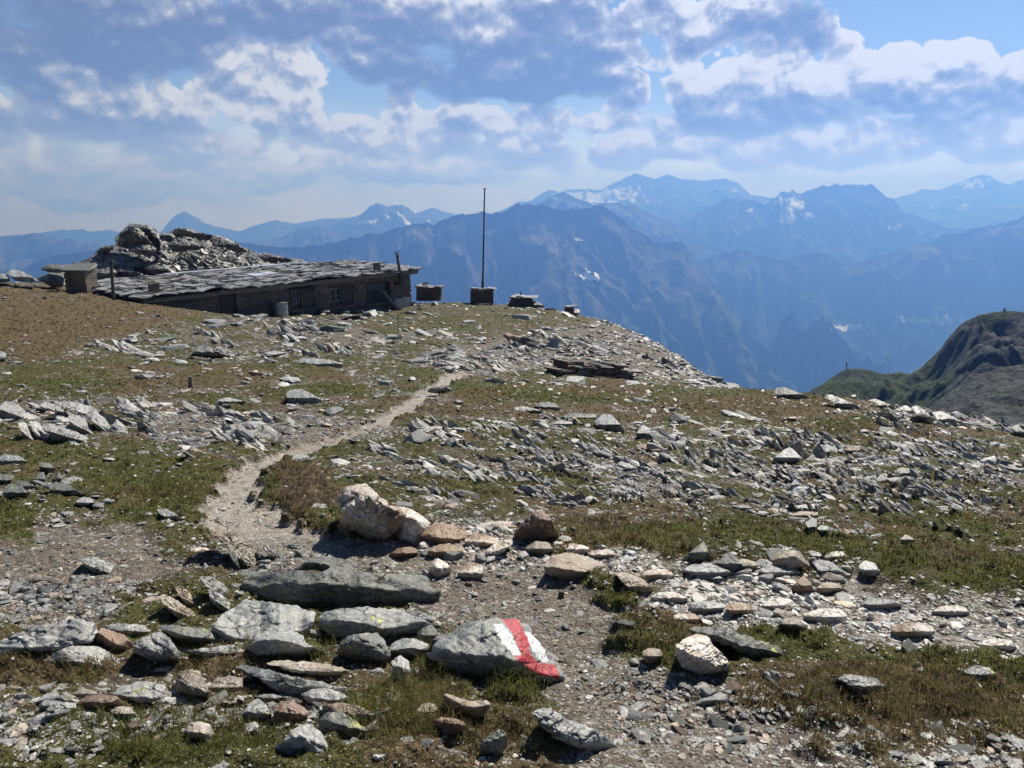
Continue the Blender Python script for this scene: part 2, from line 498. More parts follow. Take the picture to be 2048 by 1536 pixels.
GT = gsm(gsm(GT, 3.2, 0), 3.0, 1)


def bil(u, v):
    fu = np.clip((u - GU[0]) / (GU[1] - GU[0]), 0, len(GU) - 1.001); fv = np.clip((v - GV[0]) / (GV[1] - GV[0]), 0, len(GV) - 1.001)
    iu = fu.astype(int); iv = fv.astype(int); au = fu - iu; av = fv - iv
    return (GT[iv, iu] * (1 - au) + GT[iv, iu + 1] * au) * (1 - av) + (GT[iv + 1, iu] * (1 - au) + GT[iv + 1, iu + 1] * au) * av


def base_z(x, y):
    x = np.asarray(x, float); y = np.maximum(np.asarray(y, float), 0.8)
    return bil(x / y, np.log(y)) * y


def hit0(px, py, y0=1.2, y1=64.0, fn=None):
    """first ground point along the ray through a photo pixel (arrays)"""
    px = np.atleast_1d(np.asarray(px, float)); py = np.atleast_1d(np.asarray(py, float))
    u, t = ray(px, py)
    ys = np.exp(np.linspace(math.log(y0), math.log(y1), 420))
    best = np.full(px.shape, np.nan)
    prev = None
    fn = fn or base_z
    for i, yy in enumerate(ys):
        d = t * yy - fn(u * yy, np.full(px.shape, yy))
        if prev is not None:
            c = np.isnan(best) & (d <= 0) & (prev > 0)
            best = np.where(c, ys[i - 1] + (yy - ys[i - 1]) * prev / np.maximum(prev - d, 1e-9), best)
        prev = d
    return best


# the footpath, traced on the photo and laid on the ground; half widths in metres
PATH_PX = [(1500, 1560, .50), (1380, 1500, .42), (1260, 1420, .30), (1180, 1350, .26), (1150, 1290, .28), (1100, 1230, .40), (1000, 1180, .42), (860, 1140, .35), (720, 1110, .35), (600, 1080, .42),
           (500, 1050, .34), (462, 1010, .28), (475, 965, .25), (520, 925, .25), (590, 898, .26), (660, 878, .26), (730, 855, .28), (785, 830, .30), (825, 808, .30), (855, 785, .32), (880, 766, .34), (905, 752, .34), (930, 742, .25)]
_pp = np.array(PATH_PX, float)
_py = hit0(_pp[:, 0], _pp[:, 1])
_pu, _pt = ray(_pp[:, 0], _pp[:, 1])
PATH = np.stack([_pu * _py, _py, _pp[:, 2] * 0.8], 1)
t_ = np.linspace(0, len(PATH) - 1, 160)
PATHF = np.stack([np.interp(t_, np.arange(len(PATH)), PATH[:, k]) for k in range(3)], 1)


def path_d(x, y):
    """distance to the path divided by its half width"""
    best = np.full(np.shape(x), 9.0)
    for a, b in zip(PATHF[:-1], PATHF[1:]):
        d = b[:2] - a[:2]; L = d @ d + 1e-9
        s = np.clip(((x - a[0]) * d[0] + (y - a[1]) * d[1]) / L, 0, 1)
        r = np.hypot(x - a[0] - s * d[0], y - a[1] - s * d[1]) / (a[2] + (b[2] - a[2]) * s)
        best = np.minimum(best, r)
    return best


def blobs(px, py, L, warp=22):
    wx = fbm(px / 90, py / 60, 71, 3) * warp * 2.2; wy = fbm(px / 90, py / 60, 72, 3) * warp
    s = np.zeros(np.shape(px))
    for cx, cy, rx, ry, a in L:
        r = np.sqrt(((px + wx - cx) / rx) ** 2 + ((py + wy - cy) / ry) ** 2)
        s = np.maximum(s, a * (1 - sm(r, 0.72, 1.12)))
    return s


GRASS = [(110, 625, 250, 52, 1), (50, 690, 130, 30, .8), (330, 640, 90, 20, .5), (250, 740, 200, 18, .5), (300, 960, 170, 55, .9), (90, 905, 120, 30, .8), (330, 1010, 100, 40, .9), (590, 985, 75, 62, 1),
         (440, 880, 60, 20, .5), (1250, 1080, 260, 40, 1), (1700, 1120, 330, 42, 1), (2000, 1160, 150, 40, 1), (1500, 1070, 200, 35, .9), (20, 1060, 60, 50, .9), (60, 1340, 210, 45, 1), (330, 1480, 230, 60, .95),
         (480, 1330, 120, 26, .9), (830, 1440, 130, 75, 1), (900, 1330, 90, 45, .9), (1040, 1370, 90, 40, .9), (1700, 1440, 420, 85, .9), (1330, 1290, 110, 60, .9), (1230, 1190, 100, 35, .9), (1560, 1290, 110, 30, .8),
         (1900, 1370, 230, 60, .95), (1150, 790, 260, 22, .7), (1500, 810, 240, 25, .75), (1800, 850, 200, 22, .8), (1650, 900, 260, 22, .6), (1050, 880, 200, 20, .5), (850, 650, 140, 16, .5), (1060, 655, 60, 14, .6),
         (330, 1110, 120, 25, .5), (1050, 1480, 190, 50, .8), (690, 1030, 90, 40, .6), (1900, 1000, 200, 40, .6), (1950, 1060, 200, 30, .7), (150, 770, 300, 14, .5), (640, 790, 120, 14, .6), (980, 960, 200, 24, .5), (900, 760, 60, 14, .6),
         (400, 1400, 200, 30, .6)]
BROWN = [(110, 625, 270, 60, 1), (50, 690, 130, 30, .8), (620, 985, 60, 50, .7), (1210, 780, 90, 16, .9), (1700, 1420, 300, 90, .6), (60, 1340, 160, 40, .5), (430, 1390, 250, 90, .5), (1330, 1270, 120, 60, .6), (1550, 820, 260, 22, .8),
         (1850, 860, 150, 20, .8), (400, 760, 200, 20, .5), (1100, 830, 300, 14, .8), (180, 1000, 120, 40, .3)]
BARE = [(150, 1120, 210, 75, 1), (90, 1220, 160, 40, .8), (1000, 1190, 200, 70, 1), (1120, 1290, 90, 110, 1), (1380, 1460, 230, 110, 1), (1250, 1390, 120, 60, 1), (600, 1110, 160, 40, 1), (900, 1110, 130, 40, .9), (380, 860, 80, 40, .7), (640, 860, 160, 30, .7),
        (1300, 700, 260, 66, .75), (1050, 710, 160, 36, .7), (700, 670, 200, 12, .5), (1150, 1510, 300, 40, .7)]
WHITE = [(1230, 1130, 130, 22, 1), (1370, 1190, 120, 40, .9), (1560, 1170, 200, 38, .9), (1700, 1230, 230, 55, 1), (1930, 1260, 200, 55, 1), (2000, 1210, 120, 40, 1), (1500, 1240, 150, 30, .6), (900, 1080, 150, 38, .7), (1040, 1110, 110, 40, .7),
         (2150, 1290, 200, 60, 1), (1370, 1130, 60, 16, .6)]
SCREE = [(150, 592, 240, 10, .8), (420, 640, 200, 12, .7), (1300, 695, 270, 70, 1), (1080, 690, 170, 42, 1), (930, 720, 120, 26, .8), (1500, 760, 120, 20, .8), (1950, 850, 200, 26, .8), (1350, 940, 560, 70, .38), (1750, 980, 330, 80, .42), (520, 680, 300, 40, .6), (300, 860, 320, 60, .35), (100, 830, 150, 40, .6), (600, 1100, 170, 45, .9),
         (700, 640, 160, 14, .6), (1100, 920, 340, 45, .3)]


def zones(x, y, z):
    px, py = proj(x, y, z)
    pd = path_d(x, y)
    n = fbm(x * 1.3, y * 1.3, 5, 4)
    n2 = fbm(x * 5.5, y * 5.5, 9, 3)
    path = 1 - sm(pd + n2 * 1.1 + 0.5 * fbm(x * 2, y * 2, 19, 3), 0.7, 1.25)
    g = blobs(px, py, GRASS)
    bare = blobs(px, py, BARE)
    wh = blobs(px, py, WHITE)
    sc = blobs(px, py, SCREE)
    n3 = fbm(x * 0.45 + 31, y * 0.45, 14, 3)
    veg = np.clip(0.66 + 0.85 * n + 0.45 * n2 + 0.4 * n3 + 0.42 * g - 0.75 * bare - 0.5 * wh - 0.35 * sc, 0, 1)
    veg = veg * (1 - path)
    br = np.clip(blobs(px, py, BROWN) * 0.8 + 0.42 + 1.1 * fbm(x * 0.7 + 9, y * 0.7, 33, 4), 0, 1)
    path = path * (1 - 0.9 * sm(py, 1000, 1180))
    return dict(px=px, py=py, path=path, grass=g, bare=bare, white=wh, scree=sc, veg=veg, brown=br)


def detail_z(x, y, zn):
    """small relief on top of the base sheet"""
    fade = lambda lam: sm(lam * 260 / np.maximum(y, 1), 0.6, 2.2)      # features narrower than a pixel fade out
    d = 0.10 * fbm(x / 5.0, y / 5.0, 1, 3) * sm(y, 3, 12)
    d = d + 0.055 * fbm(x / 1.4, y / 1.4, 2, 3) * (0.5 + 0.5 * sm(y, 2, 8))
    d = d + 0.035 * fbm(x / .42, y / .42, 3, 3) * (1 - 0.6 * zn['path'])
    hum = np.abs(fbm(x / .23, y / .23, 4, 3))
    d = d + zn['veg'] * (0.055 * (1 - 2.2 * hum)) * fade(.23)
    d = d + (1 - zn['veg']) * 0.012 * fbm(x / .07, y / .07, 6, 2) * fade(.07)
    d = d + zn['scree'] * 0.11 * np.abs(fbm(x / .9, y / .9, 7, 3)) * sm(y, 8, 20)
    d = d + 0.07 * fbm(x / .75, y / .5, 8, 3) * sm(y, 10, 22)
    d = d - 0.05 * zn['path']
    return d


def cols(n, inner, outer):
    a = np.linspace(-inner, inner, n)
    g = inner + (outer - inner) * (np.linspace(0, 1, 60)[1:] ** 1.3)
    return np.concatenate([-g[::-1], a, g])


import os
Q = 1
gu = cols(860//Q, 0.74, 1.25)
gv = np.concatenate([np.linspace(math.log(0.85), math.log(62), 1050//Q), np.linspace(math.log(62), math.log(2400), 120)[1:]])
UU, VV = np.meshgrid(gu, gv)
YY = np.exp(VV); XX = UU * YY
ZB = base_z(XX, YY)
Zn = zones(XX, YY, ZB)
ZZ = ZB + detail_z(XX, YY, Zn)
print('ground verts', XX.size)


def sample_ground(x, y):
    """height of the finished sheet"""
    u = np.asarray(x, float) / y; v = np.log(y)
    iu = np.clip(np.searchsorted(gu, u) - 1, 0, len(gu) - 2); iv = np.clip(np.searchsorted(gv, v) - 1, 0, len(gv) - 2)
    au = np.clip((u - gu[iu]) / (gu[iu + 1] - gu[iu]), 0, 1); av = np.clip((v - gv[iv]) / (gv[iv + 1] - gv[iv]), 0, 1)
    q = (ZZ[iv, iu] * (1 - au) + ZZ[iv, iu + 1] * au) * (1 - av) + (ZZ[iv + 1, iu] * (1 - au) + ZZ[iv + 1, iu + 1] * au) * av
    return q


def gz(x, y):
    return float(sample_ground(np.array([x], float), np.array([y], float))[0])


def hit(px, py, **k):
    return hit0(px, py, fn=sample_ground, **k)


def gpt(px, py):
    y = float(hit([px], [py])[0])
    if math.isnan(y): y = float(hit([px], [py + 12])[0])
    if math.isnan(y): y = 20.0
    u, t = ray(px, py)
    return float(u) * y, y, gz(float(u) * y, y)


mgm, nt, b = newmat('alpine_ground')
p = pos(nt)
veg, pth, wht, brn = nt.attr('veg'), nt.attr('path'), nt.attr('white'), nt.attr('brown')
nA = nt.noise(p, 2.2, 5, 0.6); nB = nt.noise(p, 17, 5, 0.65); nC = nt.noise(p, 95, 3, 0.7)
soil = nt.mix(nt.mr(nB, 0.3, 0.7), (0.034, 0.027, 0.020), (0.105, 0.087, 0.066))
vg = nt.new('ShaderNodeTexVoronoi'); nt.l.new(p, vg.inputs['Vector']); vg.inputs['Scale'].default_value = 52
sv = nt.new('ShaderNodeSeparateColor'); nt.l.new(vg.outputs['Color'], sv.inputs[0])
chip = nt.mix(sv.outputs[0], (0.12, 0.108, 0.09), (0.36, 0.335, 0.295))
vg2 = nt.new('ShaderNodeTexVoronoi'); nt.l.new(p, vg2.inputs['Vector']); vg2.inputs['Scale'].default_value = 21
sv2 = nt.new('ShaderNodeSeparateColor'); nt.l.new(vg2.outputs['Color'], sv2.inputs[0])
soil = nt.mix(nt.m('MULTIPLY', nt.mr(sv.outputs[1], 0.58, 0.66), nt.mr(vg.outputs['Distance'], 0.55, 0.4)), soil, chip)
soil = nt.mix(nt.m('MULTIPLY', nt.mr(sv2.outputs[1], 0.68, 0.74), nt.mr(vg2.outputs['Distance'], 0.5, 0.38)), soil, nt.mix(sv2.outputs[0], (0.2, 0.19, 0.17), (0.5, 0.48, 0.45)))
pcol = nt.mix(nt.mr(nC, 0.35, 0.65), (0.22, 0.198, 0.17), (0.46, 0.425, 0.38))
soil = nt.mix(nt.m('MULTIPLY', pth, nt.mr(nt.noise(p, 8, 4), 0.3, 0.6, 0.45, 0.95)), soil, pcol)
soil = nt.mix(nt.m('MULTIPLY', nt.attr('bare'), 0.55), soil, nt.mix(nt.mr(nC, 0.35, 0.65), (0.085, 0.070, 0.054), (0.245, 0.215, 0.178)))
soil = nt.mix(nt.m('MULTIPLY', wht, nt.mr(nB, 0.42, 0.62)), soil, (0.27, 0.255, 0.23))
green = nt.mix(nt.mr(nC, 0.3, 0.7), (0.018, 0.020, 0.007), (0.105, 0.102, 0.033))
brownc = nt.mix(nt.mr(nC, 0.3, 0.7), (0.034, 0.026, 0.014), (0.150, 0.112, 0.058))
vcol = nt.mix(nt.mr(nt.m('ADD', brn, nt.m('MULTIPLY', nt.m('SUBTRACT', nB, 0.5), 0.9)), 0.35, 0.8), green, brownc)
vf = nt.mr(nt.m('ADD', veg, nt.m('MULTIPLY', nt.m('SUBTRACT', nB, 0.5), 1.5)), 0.36, 0.56)
nt.put(b.inputs['Base Color'], nt.mix(vf, soil, vcol))
b.inputs['Roughness'].default_value = 0.9
b.inputs['Specular IOR Level'].default_value = 0.2
hh = nt.m('ADD', nt.m('ADD', nt.m('MULTIPLY', nB, 1.2), nt.m('MULTIPLY', nC, 0.5)), nt.m('MULTIPLY', nt.mr(vg.outputs['Distance'], 0, 0.7, 1, 0), 0.35))
bump(nt, b, hh, 0.9, 0.025)
M['ground'] = mgm
ground = mesh_np('ground', np.stack([XX, YY, ZZ], -1).reshape(-1, 3), grid_faces(*XX.shape), mgm, smooth=True,
                 attrs={k: Zn[k].reshape(-1) for k in ('veg', 'path', 'white', 'brown', 'bare')})
tag(ground, kind='structure')

# ------------------------------------------------------------------ mountains
mm, nt, b = newmat('mountain_rock')
p = pos(nt)
n1 = nt.noise(p, 0.0018, 6, 0.62); n2 = nt.noise(p, 0.010, 5, 0.65)
rockc = nt.mix(nt.mr(n2, 0.35, 0.65), (0.010, 0.010, 0.010), (0.12, 0.115, 0.10))
grs = nt.mix(nt.mr(n2, 0.35, 0.65), (0.018, 0.028, 0.012), (0.07, 0.09, 0.035))
c = nt.mix(nt.mr(nt.m('ADD', nt.attr('lowland'), nt.m('MULTIPLY', nt.m('SUBTRACT', n1, 0.5), 1.4)), 0.35, 0.6), rockc, grs)
# pale scree fans and gullies
mp = nt.new('ShaderNodeMapping'); nt.l.new(p, mp.inputs[0]); mp.inputs['Scale'].default_value = (1, 0.3, 0.3)
n3 = nt.noise(mp.outputs[0], 0.004, 6, 0.6, dist=0.6)
c = nt.mix(nt.m('MULTIPLY', nt.mr(n3, 0.58, 0.66), 0.45), c, (0.15, 0.143, 0.13))
sn = nt.mr(nt.m('ADD', nt.attr('snow'), nt.m('MULTIPLY', nt.m('SUBTRACT', n2, 0.5), 0.8)), 0.5, 0.58)
c = nt.mix(sn, c, (0.80, 0.80, 0.82))
nt.put(b.inputs['Base Color'], c); b.inputs['Roughness'].default_value = 0.9; b.inputs['Specular IOR Level'].default_value = 0.1
bump(nt, b, n2, 0.8, 30)
M['mountain'] = mm


def mountain(name, crest, D, zb, reach, seed, amp, lam, nx=420, ns=150, snow=(), snowrand=0.0, jag=4.0, low=0.45, px0=None, px1=None, mat=None, power=0.75):
    cx = np.array([q[0] for q in crest], float); cy = np.array([q[1] for q in crest], float)
    px = np.linspace(px0 if px0 is not None else cx[0], px1 if px1 is not None else cx[-1], nx)
    py = np.interp(px, cx, cy)
    py = py + jag * (fbm(px / 34, px * 0 + seed, seed + 5, 5, 0.6) * 1.9 + 0.8 * (0.5 - ridged(px / 22, px * 0 + seed, seed + 6, 4, 0.55)))
    u, t = ray(px, py)
    back = -np.linspace(0.35, 0, 14)[:-1]
    s = np.concatenate([back, np.linspace(0, 1, ns) ** 1.15])
    U, Sg = np.meshgrid(u, s)
    Tt = np.repeat(t[None, :], len(s), 0)
    Dg = D * (1 - reach * np.maximum(Sg, 0)) + D * 0.25 * np.maximum(-Sg, 0)
    X = U * Dg; Y = Dg
    zc = Tt * D
    sp = np.clip(Sg, 0, 1)
    Z = zc + (zb - zc) * np.where(Sg > 0, sp ** power, (-Sg) * 0.9)
    wxx = X + 0.5 * lam * fbm(X / lam, Y / lam, seed + 70, 3); wyy = Y + 0.5 * lam * fbm(X / lam, Y / lam, seed + 71, 3)
    gul = ridged(wxx / lam + 3 * seed, wyy / (lam * 1.25), seed, 6, 0.55) - 0.45
    big = fbm(X / (lam * 2.6), Y / (lam * 2.6), seed + 3, 4)
    ramp = np.clip(sp / 0.10, 0, 1) * (0.35 + 0.65 * np.clip(sp / 0.3, 0, 1)) * (1 - 0.75 * sm(sp, 0.7, 1.0))
    spur = ridged(wxx / (lam * 1.6) + 7.7 + 0.3 * Y / lam, wyy / (lam * 3.0), seed + 60, 4, 0.5) - 0.5
    fine = ridged(X / (lam * .3) + Y / lam * .25, Y / (lam * .8), seed + 90, 4, 0.55) - 0.45
    Z = Z + amp * ramp * (gul * 0.9 + 0.6 * big + 1.5 * spur + 0.32 * fine - 0.25)
    PX, PY = proj(X, Y, Z)
    sw = np.zeros(X.shape)
    for (sx, sy, rx, ry) in snow:
        wx = PX + 1.6 * rx * fbm(PX / 14, PY / 10, seed + 40, 3); wy = PY + 1.6 * ry * fbm(PX / 14, PY / 10, seed + 41, 3)
        r = np.sqrt(((wx - sx + 0.5 * (wy - sy)) / rx) ** 2 + ((wy - sy) / ry) ** 2)
        sw = np.maximum(sw, 1.3 * (1 - sm(r, 0.6, 1.15)))
    if snowrand:
        sw = np.maximum(sw, snowrand * sm(fbm(X / 300, Y / 420, seed + 8, 4), 0.28, 0.42) * (1 - sm(sp, 0.25, 0.5)))
    zr = (Z - zb) / (zc.max() - zb)
    lowl = 1 - sm(zr, low - 0.2, low + 0.25)
    o = mesh_np(name, np.stack([X, Y, Z], -1).reshape(-1, 3), grid_faces(*X.shape), mat or M['mountain'], smooth=True,
                attrs={'snow': sw.reshape(-1), 'lowland': lowl.reshape(-1)})
    tag(o, kind='structure')
    return o


mountain('mountain', [(-700, 470), (-300, 480), (0, 540), (40, 540), (100, 512), (190, 500), (300, 476), (360, 462), (410, 466), (480, 485), (560, 495), (640, 490), (700, 478), (760, 464), (820, 450), (870, 446), (915, 428), (955, 425), (1000, 425), (1030, 412),
                      (1060, 408), (1100, 413), (1130, 420), (1165, 416), (1200, 411), (1225, 422), (1260, 452), (1300, 476), (1340, 489), (1352, 478), (1372, 492), (1400, 535), (1460, 615), (1530, 700), (1600, 790), (1700, 880), (1900, 960)],
         4600, -1000, 0.42, 11, 300, 620, nx=620, ns=240, snowrand=0.45, snow=[(1175, 548, 22, 9), (1190, 556, 14, 6), (1155, 480, 9, 3)], jag=5)
mountain('mountain', [(-500, 480), (0, 474), (60, 470), (75, 464), (100, 474), (140, 480), (190, 486), (230, 500), (300, 520), (380, 560)], 6300, -700, 0.35, 21, 180, 420, nx=300, ns=120, snowrand=0.9, jag=3)
mountain('mountain', [(1180, 470), (1280, 480), (1340, 470), (1380, 436), (1420, 415), (1445, 402), (1470, 396), (1500, 400), (1530, 408), (1560, 386), (1585, 380), (1605, 388), (1625, 378), (1650, 372), (1690, 366), (1720, 372), (1735, 370), (1745, 368), (1760, 382), (1785, 402), (1800, 418),
                      (1850, 440), (1900, 456), (1950, 466), (2048, 470), (2300, 470), (2800, 460)], 7400, -1250, 0.45, 31, 520, 800, nx=620, ns=260, snowrand=0.55,
         snow=[(1585, 415, 18, 26), (1572, 438, 26, 9), (1620, 430, 16, 5), (1560, 400, 10, 10), (1500, 421, 8, 3), (1790, 455, 12, 6)], jag=6, low=0.5)
mountain('mountain', [(1180, 640), (1300, 560), (1380, 520), (1480, 500), (1560, 520), (1640, 505), (1700, 530), (1800, 500), (1900, 468), (1960, 456), (2048, 434), (2200, 400), (2600, 380)], 5600, -1150, 0.38, 41, 420, 620, nx=560, ns=240, jag=6, low=0.55, snow=[(1850, 640, 60, 9), (1700, 655, 40, 6)])
mountain('mountain', [(960, 440), (1040, 420), (1075, 408), (1105, 392), (1130, 382), (1150, 394), (1190, 410), (1215, 404), (1240, 406), (1270, 414), (1300, 428), (1340, 444), (1380, 470), (1450, 520)], 6500, -600, 0.3, 51, 200, 380, nx=280, ns=110, snowrand=0.6, jag=4)
mountain('mountain', [(940, 450), (1005, 420), (1040, 402), (1060, 403), (1085, 386), (1100, 379), (1120, 384), (1150, 378), (1200, 379), (1235, 363), (1270, 346), (1290, 352), (1310, 357), (1330, 350), (1370, 358), (1400, 361), (1450, 357), (1475, 366), (1500, 388), (1540, 396), (1620, 410), (1700, 430)],
         10300, -500, 0.3, 61, 130, 520, nx=360, ns=120, snow=[(1190, 394, 70, 17), (1120, 392, 25, 9), (1240, 388, 40, 14)], snowrand=0.5, jag=2)
mountain('mountain', [(380, 500), (470, 487), (540, 480), (580, 466), (610, 456), (625, 451), (645, 455), (680, 466), (740, 480)], 6900, -600, 0.3, 71, 150, 330, nx=240, ns=90, snowrand=0.5, jag=3)
mountain('mountain', [(560, 480), (660, 452), (720, 430), (740, 412), (757, 406), (775, 414), (790, 410), (803, 407), (820, 418), (840, 434), (870, 438), (930, 446), (1000, 460)], 8600, -600, 0.3, 81, 170, 330, nx=260, ns=90, snowrand=0.9, jag=3)
mountain('mountain', [(-500, 470), (0, 472), (40, 470), (90, 464), (130, 460), (165, 458), (178, 464), (215, 460), (260, 468), (300, 470), (325, 462), (338, 442), (352, 430), (370, 424), (388, 432), (410, 446), (450, 458), (480, 462), (520, 448), (553, 440), (590, 448), (640, 438), (690, 436), (730, 440), (800, 440), (850, 420), (865, 415), (885, 424), (930, 430)],
         10500, -500, 0.25, 91, 60, 600, nx=420, ns=70, jag=2)
mountain('mountain', [(1480, 400), (1520, 398), (1580, 410), (1700, 420), (1785, 398), (1820, 388), (1850, 378), (1880, 380), (1910, 368), (1940, 356), (1965, 349), (1980, 352), (1998, 364), (2020, 368), (2048, 360), (2200, 370), (2600, 400)], 10800, -500, 0.3, 101, 120, 600, nx=320, ns=100,
         snow=[(1950, 366, 30, 8)], snowrand=0.6, jag=2)

# valley floor far below, reaching past every mountain
vf_ = mesh_np('valley', np.array([[-15000, -1200, -1300], [15000, -1200, -1300], [15000, 15500, -1300], [-15000, 15500, -1300]], float), np.array([[0, 1, 2, 3]]), M['mountain'])
tag(vf_, kind='structure')

# the green ridge and the scree dome on the right, a few hundred metres away
mh, nt, b = newmat('green_ridge')
p = pos(nt)
n1 = nt.noise(p, 0.10, 6, 0.62); n2 = nt.noise(p, 0.9, 5, 0.7)
mp = nt.new('ShaderNodeMapping'); nt.l.new(p, mp.inputs[0]); mp.inputs['Scale'].default_value = (1, 1, 0.25); mp.inputs['Rotation'].default_value = (0, 0.5, 0)
n3 = nt.noise(mp.outputs[0], 0.44, 6, 0.65)
gr = nt.mix(nt.mr(n2, 0.3, 0.7), (0.016, 0.026, 0.008), (0.055, 0.075, 0.027))
rk = nt.mix(nt.mr(n2, 0.35, 0.65), (0.018, 0.022, 0.021), (0.078, 0.086, 0.082))
c = nt.mix(nt.mr(nt.m('ADD', nt.attr('stony'), nt.m('MULTIPLY', nt.m('SUBTRACT', n1, 0.5), 1.6)), 0.35, 0.65), gr, rk)
c = nt.mix(nt.m('MULTIPLY', nt.mr(n3, 0.55, 0.66), 0.5), c, (0.10, 0.104, 0.10))
nt.put(b.inputs['Base Color'], c); b.inputs['Roughness'].default_value = 0.9; b.inputs['Specular IOR Level'].default_value = 0.15
bump(nt, b, nt.m('ADD', n2, nt.m('MULTIPLY', n3, 0.6)), 1.0, 0.8)
M['ridge'] = mh


HK = 0.5


def hill(name, crest, D, bottom, Dn, seed, amp, lam, stony, nx=420, ns=200, jag=3, cliff=None):
    D, Dn, amp, lam = D * HK, Dn * HK, amp * HK, lam * HK
    crest = [(*q[:2], q[2] * HK) if len(q) > 2 else q for q in crest]
    cx = np.array([q[0] for q in crest], float); cy = np.array([q[1] for q in crest], float)
    px = np.linspace(cx[0], cx[-1], nx)
    py = np.interp(px, cx, cy) + jag * fbm(px / 22, px * 0, seed, 4, 0.6)
    dd = np.interp(px, cx, [q[2] if len(q) > 2 else D for q in crest])
    s = np.concatenate([-np.linspace(0.3, 0, 10)[:-1], np.linspace(0, 1, ns)])
    u, t = ray(px, py); ub, tb = ray(px, np.full(nx, float(bottom)))
    Sg = np.repeat(s[:, None], nx, 1); sp = np.clip(Sg, 0, 1)
    Yg = dd[None, :] * (1 - sp) + Dn * sp + dd[None, :] * 0.4 * np.clip(-Sg, 0, 1)
    tt = t[None, :] * (1 - sp) + tb[None, :] * sp
    uu = u[None, :] * (1 - sp) + ub[None, :] * sp
    X = uu * Yg; Z = tt * Yg
    Z = np.where(Sg < 0, (t * dd)[None, :] - (-Sg) * dd[None, :] * 0.35, Z)
    ramp = np.clip(sp / 0.06, 0, 1)
    Z = Z + amp * ramp * (ridged(X / lam, Yg / lam * 0.6, seed, 5) - 0.5) + amp * 0.5 * ramp * fbm(X / lam * 3, Yg / lam * 3, seed + 2, 4)
    PX, PY = proj(X, Yg, Z)
    st = stony(PX, PY)
    if cliff is not None:
        Z = Z + cliff(PX, PY) * amp
    o = mesh_np(name, np.stack([X, Yg, Z], -1).reshape(-1, 3), grid_faces(*X.shape), M['ridge'], smooth=True, attrs={'stony': np.clip(st, 0, 1).reshape(-1)})
    return tag(o, kind='structure')


hill('hill', [(1560, 800, 420), (1600, 786, 420), (1612, 783, 420), (1640, 780, 420), (1660, 765, 430), (1700, 762, 440), (1740, 764, 450), (1800, 762, 460), (1815, 752, 470), (1840, 735, 470), (1862, 718, 470), (1882, 695, 470), (1900, 672, 465), (1915, 655, 460), (1935, 640, 455), (1965, 628, 450), (2010, 621, 445), (2048, 624, 440), (2300, 640, 430), (2700, 700, 420)],
     450, 990, 230, 7, 14, 40, lambda PX, PY: 0.35 + 0.5 * (1 - sm(np.hypot((PX - 1930) / 60, (PY - 690) / 70), 0.4, 1.1)) + 0.5 * sm(PX + (PY - 640) * 0.9, 1985, 2060) - 0.4 * sm(PY, 760, 800) * (1 - sm(PX, 1850, 1900)), jag=4)
hill('hill', [(1600, 810), (1625, 778), (1650, 764), (1668, 752), (1685, 741), (1700, 737), (1730, 738), (1760, 746), (1780, 747), (1800, 744), (1815, 747), (1850, 770), (1900, 800)], 640, 900, 470, 8, 8, 40, lambda PX, PY: 0.25 + 0 * PX, nx=200, ns=80)
hill('hill', [(1780, 900), (1830, 840), (1870, 805), (1910, 775), (1950, 752), (2000, 735), (2048, 728), (2200, 700), (2600, 720)], 240, 1060, 110, 9, 3, 22, lambda PX, PY: 0.95 + 0 * PX, nx=320, ns=160, jag=3)

# ------------------------------------------------------------------ haze: the air between here and the far peaks
hb = bpy.data.meshes.new('haze')
x0, x1, y0, y1, z0, z1 = -14500, 14500, -1000, 13900, -1301.5, 500
# the valley sheet ends inside the box
vs = [(x0, y0, z0), (x1, y0, z0), (x1, y1, z0), (x0, y1, z0), (x0, y0, z1), (x1, y0, z1), (x1, y1, z1), (x0, y1, z1)]
hb.from_pydata(vs, [], [(0, 3, 2, 1), (4, 5, 6, 7), (0, 1, 5, 4), (1, 2, 6, 5), (2, 3, 7, 6), (3, 0, 4, 7)])
haze = bpy.data.objects.new('haze', hb); COL.objects.link(haze); tag(haze, kind='stuff')
for v in vf_.data.vertices: v.co.x *= 0.95; v.co.y = min(max(v.co.y, -900), 13800)
hm = bpy.data.materials.new('haze'); hm.use_nodes = True; hm.node_tree.nodes.clear()
hn = NT(hm.node_tree); ho = hn.new('ShaderNodeOutputMaterial'); hv = hn.new('ShaderNodeVolumePrincipled')
hv.inputs['Color'].default_value = (0.13, 0.305, 0.92, 1)
hv.inputs['Density'].default_value = 0.00029
hv.inputs['Absorption Color'].default_value = (0.42, 0.42, 0.42, 1)
hv.inputs['Anisotropy'].default_value = 0.4
hn.l.new(hv.outputs[0], ho.inputs['Volume'])
hb.materials.append(hm)
# ------------------------------------------------------------------ hero rocks
R = random.Random(7)
NPR = np.random.RandomState(11)


